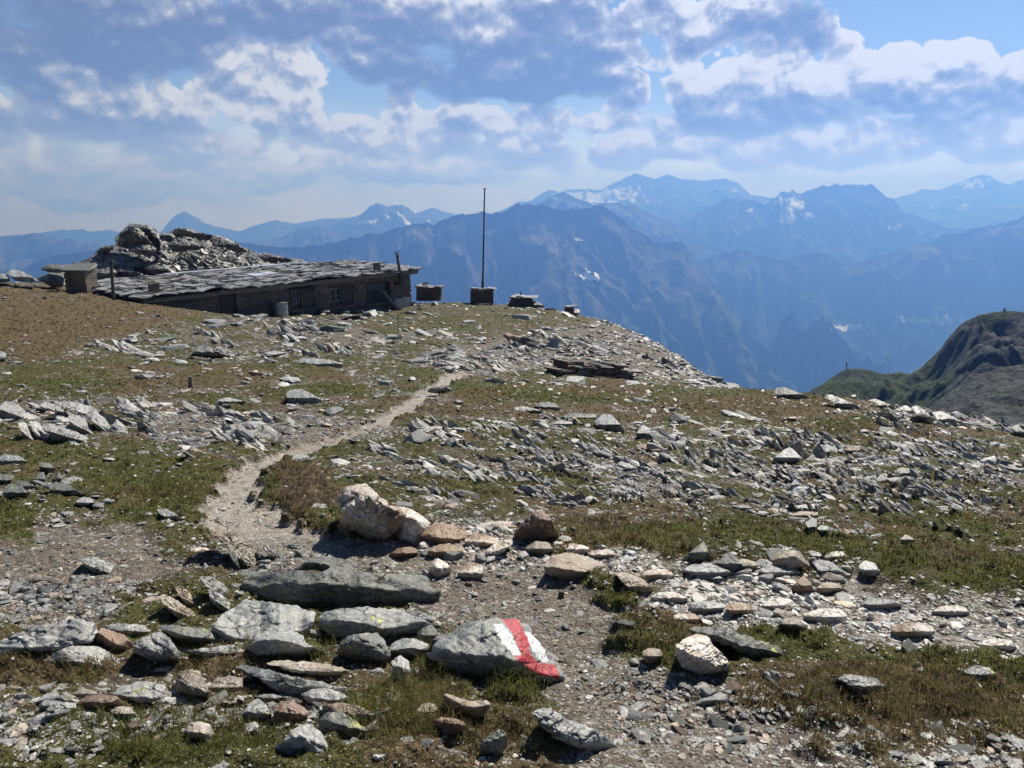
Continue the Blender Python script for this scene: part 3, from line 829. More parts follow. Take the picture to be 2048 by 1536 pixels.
def resample(poly, n, jitter=0.0, seed=0, closed=True, rnd=1):
    P_ = np.array(poly, float)
    for _ in range(rnd):                                   # one corner cut
        Q_ = np.roll(P_, -1, 0)
        P_ = np.stack([P_ * 0.91 + Q_ * 0.09, P_ * 0.09 + Q_ * 0.91], 1).reshape(-1, 2)
    Q_ = np.vstack([P_, P_[:1]])
    L = np.concatenate([[0], np.cumsum(np.hypot(*np.diff(Q_, axis=0).T))])
    s = np.linspace(0, L[-1], n, endpoint=False)
    out = np.stack([np.interp(s, L, Q_[:, 0]), np.interp(s, L, Q_[:, 1])], 1)
    if jitter:
        a = np.arange(n) / n * 2 * math.pi
        k = 2.2
        out[:, 0] += jitter * fbm(np.cos(a) * k * 2 + 11, np.sin(a) * k * 2, seed, 5, 0.6)
        out[:, 1] += jitter * fbm(np.cos(a) * k * 2 - 7, np.sin(a) * k * 2, seed + 1, 5, 0.6)
    return out


def softmax(a, b, k):
    return np.maximum(a, b) + k * np.log1p(np.exp(-np.abs(a - b) / k))


HERO_SPOTS = []      # (px, py, r) so that loose stones keep clear


def hero(name, label, cat, poly, mat, edge=None, kf=0.12, kt=1.0, rx=0.25, extra=0.5, M_=110, K=26, amp=1.0, seed=None, dY=0.0, Y=None, group=None, facets=3,
         strata=0.0, dip=0.6, jit=None, parent=None, ang=1.0, paint=None, lowres=False, notag=False):
    """poly: outline seen in the photo. edge: (px,py) line where the top face turns into the front face.
    The body stands at its own distance on the ground and runs back as far as its top face does."""
    seed = seed if seed is not None else R.randint(0, 9999)
    P_ = np.array(poly, float)
    x0, y0 = P_.min(0); x1, y1 = P_.max(0)
    size = max(x1 - x0, y1 - y0)
    if lowres or size < 60: M_, K = 64, 14
    ring = resample(poly, M_, jitter=(jit if jit is not None else size * 0.03), seed=seed)
    c = ring.mean(0)
    if Y is None:                                          # the foot of the rock goes into the soil
        lo_ = ring[:, 1] > c[1]; ring[lo_, 1] = c[1] + (ring[lo_, 1] - c[1]) * 1.22
        ring[lo_, 0] = c[0] + (ring[lo_, 0] - c[0]) * (1 + 0.10 * np.abs(ring[lo_, 0] - c[0]) / (0.5 * (x1 - x0)))
    if Y is None:
        bx = float(P_[P_[:, 1].argmax()][0])
        Y = float(hit([bx], [y1 - 2])[0])
        if math.isnan(Y): Y = 20.0
        settle = True
    else: settle = False
    Y = Y + (0 if settle else dY)
    g = np.sin(np.linspace(0, 1, K + 1)[1:] * math.pi / 2)
    A = c[0] + (ring[None, :, 0] - c[0]) * g[:, None]
    B = c[1] + (ring[None, :, 1] - c[1]) * g[:, None]
    A = np.vstack([np.full((1, M_), c[0]), A]); B = np.vstack([np.full((1, M_), c[1]), B])
    G = np.concatenate([[0], g])[:, None] * np.ones((1, M_))
    if edge is None: edge = [(x0, y0 + 0.55 * (y1 - y0)), (x1, y0 + 0.55 * (y1 - y0))]
    ex = [q[0] for q in edge]; ey = [q[1] for q in edge]
    E = np.interp(A, ex, ey) + size * 0.03 * fbm(A / size * 5, B / size * 0 + seed, seed, 3)
    h = (E - B) / F * Y                                    # metres above the edge, in the picture plane
    tb = -float(ray(1024, B.mean())[1])
    cot = min(3.4, 1.0 / max(tb, 0.12)) * kt
    w = (x1 - x0) / F * Y; hh_ = (y1 - y0) / F * Y
    sc = max(min(w, hh_), 0.02)
    top = cot * h; front = -kf * h
    d = softmax(top, front, sc * 0.018)
    rr = np.random.RandomState(seed)
    ax = (A - c[0]) / F * Y
    side = rx * (np.abs(ax) - 0.32 * w); d = softmax(d, d + side * 1.5, sc * 0.06) if rx else d
    base_d = d.copy()
    for _ in range(facets):                                # random cleavage planes cut the body
        an = rr.uniform(0, 2 * math.pi); ks = rr.uniform(0.5, 1.3)
        off = rr.uniform(0.12, 0.40)
        ln = (np.cos(an) * ax / max(w, 1e-6) + np.sin(an) * (B - c[1]) / F * Y / max(hh_, 1e-6) - off) * sc * ks * 2
        d = softmax(d, base_d + ln, sc * 0.03)
    nx_, ny_ = (0.83 * A + 0.56 * B) / size, (0.83 * B - 0.56 * A) / size
    # crossing joints: an upper envelope of tilted planes plus small steps between blocks
    qx, qy = ax / sc, (B - c[1]) / F * Y / sc
    env = None
    for _ in range(9):
        cx_, cy_ = rr.uniform(-.5, .5) * w / sc, rr.uniform(-.5, .5) * hh_ / sc
        a_, g_ = rr.uniform(0, 2 * math.pi), rr.uniform(.15, .75)
        pl = g_ * (math.cos(a_) * (qx - cx_) + math.sin(a_) * (qy - cy_)) + rr.uniform(-.1, .1)
        env = pl if env is None else np.maximum(env, pl)
    d = d + ang * sc * 0.34 * (env - env.mean())
    sx_, sy_ = rr.uniform(-.5, .5, (16,)) * w / sc, rr.uniform(-.5, .5, (16,)) * hh_ / sc
    wqx = qx + .12 * fbm(qx * 3, qy * 3, seed + 9, 3); wqy = qy + .12 * fbm(qx * 3, qy * 3, seed + 10, 3)
    dd_ = np.hypot(wqx[..., None] - sx_, wqy[..., None] - sy_); ci = dd_.argmin(-1)
    ds = np.sort(dd_, -1); crack = 1 - sm(ds[..., 1] - ds[..., 0], 0.0, 0.05)
    d = d + ang * sc * (0.035 * rr.uniform(-1, 1, 16)[ci] + 0.018 * crack)
    d = d + amp * sc * (0.055 * fbm(nx_ * 3.1, ny_ * 3.1, seed + 3, 3) + 0.045 * fbm(nx_ * 9, ny_ * 9, seed + 4, 3) + 0.007 * fbm(nx_ * 19, ny_ * 19, seed + 5, 2))
    if strata:
        q = (B / size * math.cos(dip) + A / size * math.sin(-dip)) * 17 + 1.2 * fbm(nx_ * 4, ny_ * 4, seed + 6, 3)
        saw = q - np.floor(q)
        d = d + strata * sc * 0.10 * (sm(saw, 0, 0.75) - sm(saw, 0.85, 1.0)) * (0.6 + 0.8 * fbm(nx_ * 2, ny_ * 2, seed + 7, 2))
    d = d + (1 - np.sqrt(np.clip(1 - G ** 4 * 0.98, 0, 1))) * sc * 0.06
    if settle:                                             # stand on the ground all along the lower rim
        low = ring[:, 1] > c[1] + 0.25 * (y1 - c[1])
        yg = hit(ring[low, 0], ring[low, 1])
        df = (Y + d[-1][low]) - yg; df = df[~np.isnan(df)]
        if len(df): Y -= float(np.clip(np.percentile(df, 22), -0.2 * sc, 1.2 * sc + .02))
        Y += dY
    dback = d[:-1].max() + extra * sc + 0.01
    Yf = Y + d
    U, Tq = ray(A, B)
    front_v = np.stack([U * Yf, Yf, Tq * Yf], -1)
    # the back half: same outline, deeper
    db = d[-1][None, :] + (dback - d[-1][None, :]) * (1 - G[:-1] ** 5)
    Yb = Y + np.maximum(db, d[:-1] + 0.15 * sc)
    Ub, Tb = ray(A[:-1], B[:-1])
    back_v = np.stack([Ub * Yb, Yb, Tb * Yb], -1)
    V = np.vstack([front_v.reshape(-1, 3), back_v.reshape(-1, 3)])
    nf = (K + 1) * M_
    fi = []
    for k in range(K):
        i = np.arange(M_); j = (i + 1) % M_
        fi.append(np.stack([k * M_ + i, k * M_ + j, (k + 1) * M_ + j, (k + 1) * M_ + i], 1))
    for k in range(K - 1):
        i = np.arange(M_); j = (i + 1) % M_
        fi.append(np.stack([nf + k * M_ + j, nf + k * M_ + i, nf + (k + 1) * M_ + i, nf + (k + 1) * M_ + j], 1))
    i = np.arange(M_); j = (i + 1) % M_
    fi.append(np.stack([nf + (K - 1) * M_ + j, nf + (K - 1) * M_ + i, K * M_ + i, K * M_ + j], 1))
    ctr = front_v.reshape(-1, 3).mean(0); ctr = np.array([ctr[0], ctr[1], front_v[..., 2].min()])
    if parent is not None: ctr = np.array(parent.location)
    attrs = None
    if paint:
        pa = np.concatenate([A.reshape(-1), A[:-1].reshape(-1)]); pb = np.concatenate([B.reshape(-1), B[:-1].reshape(-1)])
        isf = np.concatenate([np.ones(A.size), np.zeros(A[:-1].size)])
        attrs = {k: inpoly_soft(pa, pb, v, 5.0) * isf for k, v in paint.items()}
    o = mesh_np(name, V - ctr, fi, M[mat] if isinstance(mat, str) else mat, smooth=True, attrs=attrs)
    me = o.data
    bm = bmesh.new(); bm.from_mesh(me)
    bmesh.ops.remove_doubles(bm, verts=bm.verts, dist=1e-6)
    bmesh.ops.recalc_face_normals(bm, faces=bm.faces)
    bm.to_mesh(me); bm.free()
    if parent is not None: o.parent = parent
    else:
        o.location = ctr
        HERO_SPOTS.append((c[0], c[1], (x1 - x0) / 2, (y1 - y0) / 2, Y))
    if not notag and parent is None: tag(o, label, cat, group)
    return o


def inpoly_soft(x, y, polys, w):
    out = np.zeros(x.shape)
    for poly in polys:
        P_ = np.array(poly, float); inside = np.zeros(x.shape, bool); dist = np.full(x.shape, 1e9)
        for a, b in zip(P_, np.roll(P_, -1, 0)):
            c1 = ((a[1] > y) != (b[1] > y)) & (x < (b[0] - a[0]) * (y - a[1]) / (b[1] - a[1] + 1e-12) + a[0])
            inside ^= c1
            d = b - a; s = np.clip(((x - a[0]) * d[0] + (y - a[1]) * d[1]) / (d @ d), 0, 1)
            dist = np.minimum(dist, np.hypot(x - a[0] - s * d[0], y - a[1] - s * d[1]))
        sd = np.where(inside, dist, -dist)
        out = np.maximum(out, np.clip(0.5 + sd / (2 * w), 0, 1))
    return out


# --- the cairn-like pile in front and the painted stone
H = hero
CATR = 'rock'
H('boulder', 'long grey slab lying across the top of the slab pile, dark front and pale top', 'slab',
  [(483, 1180), (484, 1163), (505, 1150), (540, 1144), (570, 1141), (600, 1141), (640, 1146), (665, 1133), (700, 1140), (740, 1145), (800, 1149), (840, 1150), (858, 1158), (864, 1178), (860, 1196), (840, 1206), (800, 1210), (760, 1209), (720, 1209), (680, 1212), (650, 1221), (620, 1222), (590, 1213), (550, 1202), (515, 1196), (492, 1193)],
  'dark', edge=[(483, 1172), (520, 1176), (570, 1166), (620, 1170), (660, 1174), (720, 1172), (780, 1180), (864, 1182)], kf=0.25, kt=0.75, seed=3, M_=200, K=44, strata=0.8, dip=0.05, facets=2, dY=0.06, extra=0.3, jit=5)
H('boulder', 'dark arched slab leaning behind the long slab on the pile', 'slab',
  [(590, 1141), (606, 1127), (628, 1113), (655, 1112), (690, 1118), (725, 1124), (732, 1142), (720, 1152), (660, 1150), (620, 1152)], 'dark', edge=[(590, 1143), (620, 1122), (650, 1128), (690, 1140), (735, 1152)], seed=5, strata=.5, dip=-.3, dY=0.12)
H('boulder', 'broad light grey slab carrying the left end of the pile', 'slab',
  [(434, 1262), (433, 1245), (447, 1226), (470, 1214), (486, 1200), (530, 1202), (590, 1212), (632, 1225), (626, 1243), (612, 1258), (603, 1268), (590, 1290), (560, 1296), (520, 1286), (480, 1281), (450, 1273)], 'grey',
  edge=[(434, 1258), (470, 1276), (520, 1280), (560, 1262), (605, 1262), (632, 1240)], seed=8, M_=150, K=34, facets=1, strata=.25, dip=.1, amp=.6)
H('boulder', 'grey lichen-spotted stone half buried in front of the broad left slab', 'rock',
  [(497, 1292), (515, 1272), (545, 1252), (575, 1254), (605, 1272), (618, 1290), (640, 1300), (650, 1312), (610, 1318), (560, 1316), (515, 1308)], 'grey', edge=[(497, 1290), (530, 1278), (570, 1282), (650, 1304)], seed=10, M_=130, K=30)
H('boulder', 'grey slab with lichen carrying the right end of the pile', 'slab',
  [(640, 1242), (646, 1224), (680, 1217), (740, 1214), (790, 1217), (820, 1226), (850, 1240), (862, 1252), (845, 1268), (815, 1276), (780, 1282), (745, 1276), (700, 1272), (665, 1264), (643, 1254)], 'grey',
  edge=[(640, 1244), (690, 1240), (740, 1250), (790, 1262), (862, 1254)], seed=12, M_=150, K=34, strata=.4, dip=.1)
H('boulder', 'small grey slab poking out behind the right end of the pile', 'slab', [(815, 1222), (840, 1222), (868, 1234), (874, 1246), (858, 1252), (835, 1244)], 'grey', seed=13)
H('boulder', 'dark stone in the shade under the right end of the pile', 'rock', [(835, 1262), (862, 1248), (876, 1262), (872, 1280), (850, 1290), (832, 1282)], 'dark', seed=14)
H('boulder', 'dark rounded boulder with white flecks below the gap in the pile', 'boulder',
  [(678, 1298), (682, 1282), (700, 1270), (730, 1266), (755, 1266), (772, 1284), (778, 1306), (768, 1322), (735, 1332), (700, 1330), (682, 1316)], 'dark', edge=[(678, 1292), (720, 1276), (778, 1292)], seed=15, M_=140, K=32, amp=1.5)
H('rock', 'small dark stone perched behind the white-flecked boulder', 'rock', [(683, 1280), (695, 1256), (715, 1246), (740, 1252), (748, 1266), (720, 1272), (700, 1284)], 'dark', edge=[(683, 1276), (748, 1262)], seed=16)
H('rock', 'grey rounded stone between the white-flecked boulder and the painted rock', 'rock', [(778, 1304), (784, 1286), (806, 1276), (834, 1278), (856, 1288), (863, 1302), (856, 1314), (820, 1316), (790, 1310)], 'grey', edge=[(778, 1300), (820, 1296), (863, 1302)], seed=17)
H('rock', 'tiny pale stone inside the dark gap of the pile', 'stone', [(602, 1262), (612, 1256), (635, 1260), (645, 1270), (620, 1276), (606, 1272)], 'grey', seed=18)
H('painted_rock', 'dark grey rock with a red stripe between two white stripes of paint', 'painted rock',
  [(862, 1296), (878, 1276), (905, 1268), (915, 1252), (935, 1245), (965, 1240), (1000, 1237), (1035, 1238), (1042, 1246), (1058, 1248), (1064, 1262), (1062, 1270), (1078, 1282), (1086, 1296), (1097, 1302), (1098, 1318), (1110, 1328), (1116, 1340), (1117, 1354), (1090, 1352), (1062, 1350),
   (1030, 1362), (990, 1366), (950, 1358), (915, 1342), (885, 1322), (868, 1312)], 'paint',
  edge=[(862, 1288), (905, 1304), (950, 1310), (1000, 1314), (1040, 1322), (1070, 1345), (1117, 1352)], kf=0.30, kt=0.85, seed=20, M_=220, K=60, facets=2, strata=.15, amp=.8, extra=.3, jit=4, ang=.55,
  paint={'paint_red': [[(1002, 1236), (1036, 1237), (1043, 1252), (1052, 1272), (1060, 1290), (1058, 1302), (1066, 1314), (1080, 1326), (1112, 1330), (1118, 1345), (1118, 1358), (1100, 1352), (1070, 1350), (1052, 1336), (1026, 1312), (1044, 1308), (1034, 1290), (1028, 1272), (1014, 1252)]],
         'paint_white': [[(988, 1248), (1006, 1250), (1018, 1264), (1028, 1280), (1038, 1296), (1048, 1312), (1050, 1324), (1030, 1314), (1014, 1296), (1002, 1280), (992, 1262)], [(1046, 1262), (1066, 1268), (1080, 1284), (1088, 1300), (1098, 1322), (1082, 1320), (1066, 1304), (1060, 1290), (1054, 1276)]]})
H('rock', 'dark lichen-edged stone tucked against the left of the painted rock', 'rock', [(862, 1282), (880, 1268), (905, 1270), (908, 1290), (896, 1312), (875, 1312), (862, 1300)], 'dark', seed=21, edge=[(862, 1278), (908, 1284)])
H('rock', 'pale lichen-crusted upright stone in the grass below the grey rounded stone', 'rock', [(782, 1322), (800, 1310), (818, 1322), (820, 1342), (810, 1352), (818, 1370), (808, 1382), (790, 1376), (788, 1350)], 'pale', seed=22, edge=[(780, 1330), (820, 1340)])
# --- lower left
H('boulder', 'wide pale silvery slab lying at the left edge of the picture', 'slab',
  [(-60, 1320), (-20, 1290), (20, 1272), (48, 1262), (60, 1252), (100, 1248), (130, 1240), (160, 1236), (186, 1246), (196, 1262), (186, 1282), (150, 1290), (115, 1300), (70, 1298), (40, 1296), (10, 1308), (-30, 1322)], 'pale',
  edge=[(-60, 1316), (0, 1302), (60, 1294), (115, 1294), (190, 1276)], kt=.7, seed=30, M_=160, K=36, strata=.4, dip=.1, facets=1, amp=.7)
H('boulder', 'pale slab in front of the dark pointed rock, its right half in shade', 'slab', [(86, 1324), (110, 1306), (140, 1292), (180, 1290), (215, 1300), (240, 1322), (236, 1336), (210, 1342), (180, 1338), (150, 1326), (110, 1322)], 'pale', edge=[(86, 1322), (150, 1324), (240, 1334)], kt=.7, seed=31, strata=.4, dip=.05)
H('boulder', 'dark brown rock with a pointed left horn perched on pale slabs', 'rock',
  [(170, 1256), (182, 1257), (196, 1262), (204, 1255), (225, 1262), (250, 1270), (264, 1286), (268, 1300), (262, 1308), (235, 1302), (205, 1298), (186, 1294), (180, 1276)], 'brown', edge=[(170, 1256), (200, 1268), (235, 1290), (268, 1300)], kf=.3, seed=32, M_=130, K=30)
H('boulder', 'leaning grey rock with lichen and orange spots beside the horned rock', 'rock',
  [(266, 1288), (290, 1272), (320, 1262), (336, 1272), (350, 1292), (368, 1320), (370, 1332), (352, 1336), (320, 1326), (290, 1312), (268, 1302)], 'grey', edge=[(266, 1292), (320, 1308), (345, 1300), (370, 1330)], kt=.7, seed=33, M_=130, K=30, strata=.3, dip=-.7)
H('boulder', 'flat grey slab behind the horned rock', 'slab', [(200, 1252), (240, 1246), (290, 1250), (300, 1262), (262, 1276), (225, 1264)], 'grey', seed=34, edge=[(200, 1258), (300, 1264)])
H('boulder', 'dark grey slab with a bright yellow lichen patch', 'slab', [(312, 1252), (345, 1250), (380, 1254), (410, 1256), (436, 1268), (447, 1282), (436, 1290), (400, 1290), (370, 1284), (340, 1270)], 'dark', seed=35, edge=[(312, 1258), (380, 1272), (447, 1284)])
H('boulder', 'low grey slab half hidden by grass below the lichen-patch slab', 'slab', [(374, 1300), (420, 1296), (450, 1290), (480, 1292), (500, 1306), (480, 1312), (440, 1316), (400, 1310)], 'grey', seed=36, edge=[(374, 1302), (500, 1308)])
H('boulder', 'long narrow grey slab slanting down through the grass', 'slab',
  [(470, 1334), (500, 1332), (530, 1338), (580, 1352), (640, 1364), (700, 1378), (742, 1392), (748, 1402), (715, 1404), (660, 1400), (610, 1392), (560, 1384), (530, 1366), (500, 1346)], 'grey', edge=[(470, 1338), (560, 1370), (640, 1376), (748, 1400)], seed=37, M_=170, K=30, strata=.8, dip=-.25, kt=.7)
H('boulder', 'brownish flat slab in the grass above the long narrow slab', 'slab', [(530, 1326), (570, 1320), (620, 1324), (680, 1334), (726, 1350), (700, 1358), (640, 1350), (590, 1344)], 'tan', edge=[(530, 1334), (640, 1344), (726, 1352)], seed=38, strata=.5, dip=-.2)
H('boulder', 'pale rounded slab at the foot of the long narrow slab', 'slab', [(600, 1388), (625, 1378), (655, 1376), (690, 1388), (702, 1402), (690, 1412), (650, 1412), (618, 1404)], 'pale', edge=[(600, 1394), (702, 1404)], seed=39)
H('boulder', 'upright two-toned boulder, grey on top and cream below', 'boulder', [(350, 1362), (356, 1346), (376, 1338), (400, 1342), (410, 1364), (416, 1390), (398, 1402), (372, 1402), (352, 1386)], 'tan', edge=[(350, 1360), (380, 1372), (416, 1384)], seed=40, M_=120, K=30)
H('rock', 'tan stone with a dark underside right of the two-toned boulder', 'rock', [(414, 1378), (432, 1358), (460, 1352), (486, 1356), (486, 1372), (465, 1384), (440, 1390), (418, 1388)], 'tan', edge=[(414, 1376), (486, 1374)], seed=41)
H('boulder', 'pale grey twin-humped boulder left of the two-toned boulder', 'boulder', [(226, 1388), (240, 1372), (262, 1368), (272, 1362), (300, 1364), (328, 1368), (340, 1388), (332, 1406), (300, 1410), (268, 1400), (240, 1402)], 'pale', edge=[(226, 1388), (270, 1394), (340, 1396)], seed=42, M_=130, K=30, facets=3)
H('rock', 'reddish brown flat stone left of the twin-humped boulder', 'rock', [(158, 1402), (172, 1392), (200, 1388), (235, 1392), (246, 1408), (225, 1418), (190, 1420), (166, 1414)], 'brown', edge=[(158, 1402), (246, 1408)], seed=43)
H('rock', 'cream angular stone below the twin-humped boulder', 'rock', [(212, 1420), (240, 1412), (262, 1414), (272, 1432), (268, 1440), (240, 1434), (220, 1430)], 'tan', seed=44)
H('rock', 'white speckled stone left of the reddish brown stone', 'stone', [(110, 1414), (126, 1404), (150, 1406), (155, 1416), (140, 1426), (116, 1422)], 'pale', seed=45)
H('rock', 'grey lumpy stone at the left end of the row with the reddish brown stone', 'stone', [(78, 1410), (90, 1400), (108, 1404), (112, 1416), (98, 1422), (82, 1420)], 'grey', seed=46)
H('rock', 'sand coloured flat stone above the reddish brown stone', 'stone', [(140, 1390), (165, 1376), (190, 1382), (196, 1392), (170, 1398), (145, 1396)], 'tan', seed=47)
H('rock', 'cream blocky stone standing alone in the brown moss', 'rock', [(372, 1458), (378, 1446), (398, 1442), (420, 1448), (427, 1464), (420, 1480), (398, 1486), (380, 1482)], 'tan', edge=[(372, 1462), (427, 1470)], seed=48)
H('boulder', 'largest pale boulder at the bottom edge, grey patch and lichen on its crown', 'boulder',
  [(500, 1560), (512, 1530), (530, 1506), (560, 1488), (580, 1462), (600, 1448), (625, 1450), (650, 1472), (662, 1496), (672, 1530), (668, 1560), (600, 1580)], 'grey', edge=[(500, 1500), (600, 1470), (672, 1500)], kf=.6, kt=.8, seed=49, M_=170, K=44, facets=3, Y=2.02)
H('boulder', 'grey stone with green lichen above the largest pale boulder', 'rock', [(636, 1442), (650, 1426), (680, 1422), (710, 1440), (732, 1460), (722, 1478), (690, 1480), (660, 1474), (640, 1460)], 'dark', seed=50, edge=[(636, 1438), (732, 1462)])
H('rock', 'grey egg shaped stone left of the reddish domed stone', 'rock', [(484, 1432), (498, 1406), (515, 1396), (532, 1408), (542, 1428), (536, 1442), (512, 1450), (490, 1444)], 'grey', seed=51, edge=[(484, 1424), (542, 1430)])
H('rock', 'reddish domed stone with a pink right half', 'rock', [(546, 1418), (560, 1404), (585, 1402), (608, 1414), (622, 1430), (600, 1446), (572, 1450), (552, 1438)], 'brown', seed=52, edge=[(546, 1422), (622, 1432)])
H('rock', 'thin flat grey stone bridging over the domed stone', 'stone', [(508, 1392), (530, 1388), (575, 1388), (588, 1396), (570, 1402), (530, 1402)], 'grey', seed=53)
H('rock', 'rough tan stone between the pale rounded slab and the lichen stone', 'rock', [(640, 1412), (680, 1404), (720, 1412), (752, 1430), (748, 1450), (715, 1446), (690, 1424), (655, 1424)], 'tan', seed=54)
H('boulder', 'orange-tan angular rock with a raised left corner', 'rock', [(886, 1392), (892, 1386), (920, 1396), (938, 1402), (972, 1400), (980, 1406), (968, 1424), (956, 1438), (930, 1438), (896, 1430), (890, 1412)], 'tan', seed=55, edge=[(886, 1392), (930, 1414), (980, 1412)], M_=120, K=28)
H('rock', 'reddish brown block under the orange-tan angular rock', 'rock', [(866, 1442), (884, 1434), (916, 1438), (930, 1446), (928, 1468), (908, 1474), (886, 1464), (868, 1454)], 'brown', seed=56, edge=[(866, 1442), (930, 1450)])
H('rock', 'pale rounded stone left of the orange-tan angular rock', 'rock', [(832, 1420), (846, 1406), (866, 1406), (880, 1420), (872, 1436), (850, 1438)], 'tan', seed=57)
H('rock', 'wedge shaped stone coated in bright yellow-green lichen', 'rock', [(962, 1486), (980, 1468), (998, 1458), (1012, 1464), (1014, 1490), (1000, 1510), (978, 1520), (962, 1506)], 'dark', seed=58, edge=[(962, 1488), (1014, 1470)])
H('boulder', 'broad pale grey boulder at the bottom right of the lichen wedge', 'boulder', [(1064, 1424), (1086, 1414), (1110, 1422), (1130, 1436), (1170, 1450), (1206, 1470), (1230, 1490), (1232, 1520), (1210, 1532), (1180, 1510), (1150, 1490), (1110, 1476), (1078, 1450)], 'grey',
  edge=[(1064, 1436), (1110, 1462), (1170, 1486), (1195, 1486), (1232, 1492)], seed=59, M_=160, K=36, kt=.8)
# --- quartz outcrop in the middle
H('quartz_boulder', 'tall white and rust quartz boulder, the highest of the quartz ridge', 'quartz boulder',
  [(672, 1000), (676, 982), (690, 974), (706, 972), (716, 964), (732, 968), (748, 980), (762, 996), (780, 1010), (806, 1016), (812, 1030), (806, 1050), (798, 1068), (780, 1080), (750, 1086), (715, 1084), (688, 1076), (680, 1050), (688, 1026)], 'quartz',
  edge=[(672, 976), (700, 978), (735, 990), (765, 1008), (812, 1030)], kf=.12, seed=60, M_=200, K=50, facets=5, amp=1.7, ang=1.5, strata=.15, dip=-.8, jit=8)
H('quartz_boulder', 'rust brown and white quartz rock stepping down right of the tall quartz boulder', 'quartz boulder',
  [(790, 1012), (812, 1014), (830, 1022), (848, 1034), (862, 1046), (850, 1060), (840, 1080), (815, 1092), (788, 1088), (778, 1070), (796, 1050)], 'quartz', edge=[(778, 1026), (820, 1036), (862, 1048)], ang=1.6, seed=61, M_=140, K=34, facets=4, amp=1.5)
H('quartz_boulder', 'bright white lumpy quartz block in the middle of the quartz ridge', 'quartz boulder', [(842, 1074), (850, 1056), (872, 1044), (900, 1048), (928, 1056), (936, 1068), (920, 1082), (895, 1090), (866, 1090), (848, 1086)], 'quartz', edge=[(842, 1074), (936, 1078)], seed=62, M_=130, K=32, facets=3, amp=1.4)
H('quartz_boulder', 'white quartz plate leaning right of the lumpy block', 'quartz rock', [(928, 1080), (950, 1066), (975, 1070), (1000, 1080), (1008, 1090), (975, 1094), (945, 1096)], 'quartz', seed=63, edge=[(928, 1082), (1008, 1088)])
H('quartz_boulder', 'white jagged quartz slab lying in front of the quartz ridge', 'quartz rock', [(952, 1112), (975, 1098), (1000, 1080), (1024, 1078), (1026, 1090), (1004, 1104), (985, 1116), (962, 1120)], 'quartz', seed=64, edge=[(952, 1116), (1026, 1090)])
H('quartz_boulder', 'low tan and white quartz rock below the lumpy block', 'quartz rock', [(856, 1100), (880, 1088), (920, 1090), (932, 1100), (910, 1112), (880, 1116), (860, 1110)], 'quartz', seed=65)
H('rock', 'dark rust brown upright rock at the right end of the quartz ridge', 'rock', [(1032, 1066), (1042, 1048), (1056, 1032), (1074, 1018), (1088, 1022), (1104, 1040), (1112, 1064), (1118, 1086), (1090, 1090), (1060, 1084), (1036, 1078)], 'brown', edge=[(1032, 1060), (1060, 1030), (1074, 1022), (1104, 1034), (1118, 1060)], kf=.5, seed=66, M_=130, K=30)
H('rock', 'ochre rounded rock just below the dark rust brown rock', 'rock', [(1050, 1096), (1070, 1082), (1096, 1084), (1106, 1098), (1100, 1110), (1070, 1110)], 'tan', seed=67)
H('rock', 'tan flat slab with a shaded left end below the ochre rock', 'slab', [(1090, 1130), (1100, 1112), (1140, 1104), (1180, 1114), (1222, 1136), (1220, 1154), (1180, 1158), (1130, 1156), (1098, 1146)], 'tan', seed=68, edge=[(1090, 1132), (1150, 1142), (1222, 1148)], M_=120, K=28)
H('rock', 'brown slab tilted down the slope right of the tan flat slab', 'slab', [(1228, 1146), (1250, 1142), (1290, 1160), (1310, 1186), (1308, 1198), (1280, 1190), (1250, 1170)], 'tan', seed=69, strata=.5, dip=-.6)
# --- right: slab, quartz rock and the row of rocks
H('boulder', 'long dark grey slab pointing down right beside the rust-bottomed rock', 'slab',
  [(1376, 1258), (1390, 1252), (1430, 1256), (1470, 1262), (1510, 1278), (1550, 1290), (1590, 1302), (1604, 1310), (1580, 1320), (1545, 1324), (1510, 1312), (1470, 1296), (1430, 1282), (1395, 1274)], 'dark', edge=[(1376, 1260), (1440, 1276), (1510, 1298), (1604, 1312)], seed=70, M_=180, K=34, kf=.4, strata=.7, dip=-.35)
H('quartz_boulder', 'blocky rock with a white ribbed top and a rust brown front', 'quartz boulder', [(1350, 1290), (1372, 1276), (1395, 1266), (1415, 1272), (1426, 1290), (1444, 1306), (1454, 1326), (1452, 1350), (1430, 1358), (1395, 1350), (1368, 1332), (1352, 1308)], 'quartz',
  edge=[(1350, 1296), (1390, 1312), (1430, 1330), (1454, 1332)], kf=.5, seed=71, M_=150, K=40, facets=3, amp=1.5, strata=.7, dip=-.5)
H('rock', 'pale flat rock with a shadowed underside at the left of the rock row', 'slab', [(1368, 1140), (1380, 1130), (1420, 1126), (1450, 1138), (1468, 1146), (1450, 1154), (1410, 1152), (1380, 1150)], 'pale', seed=72, edge=[(1368, 1142), (1468, 1146)])
H('rock', 'dark pointed rock sticking up at the left of the rock row', 'rock', [(1366, 1118), (1385, 1100), (1407, 1082), (1416, 1100), (1420, 1120), (1395, 1124)], 'dark', seed=73)
H('rock', 'dark pyramid rock in the rock row', 'rock', [(1434, 1130), (1448, 1108), (1460, 1104), (1476, 1118), (1490, 1140), (1470, 1146), (1446, 1142)], 'dark', seed=74)
H('rock', 'largest rust-stained boulder of the rock row, dark right side', 'boulder', [(1549, 1120), (1552, 1106), (1575, 1099), (1600, 1102), (1612, 1120), (1620, 1138), (1600, 1148), (1570, 1144), (1552, 1134)], 'tan', seed=75, edge=[(1549, 1118), (1590, 1112), (1620, 1132)])
H('rock', 'grey lumpy rock right of the rust-stained boulder', 'rock', [(1624, 1124), (1640, 1118), (1665, 1124), (1690, 1146), (1694, 1160), (1665, 1158), (1640, 1146)], 'grey', seed=76)
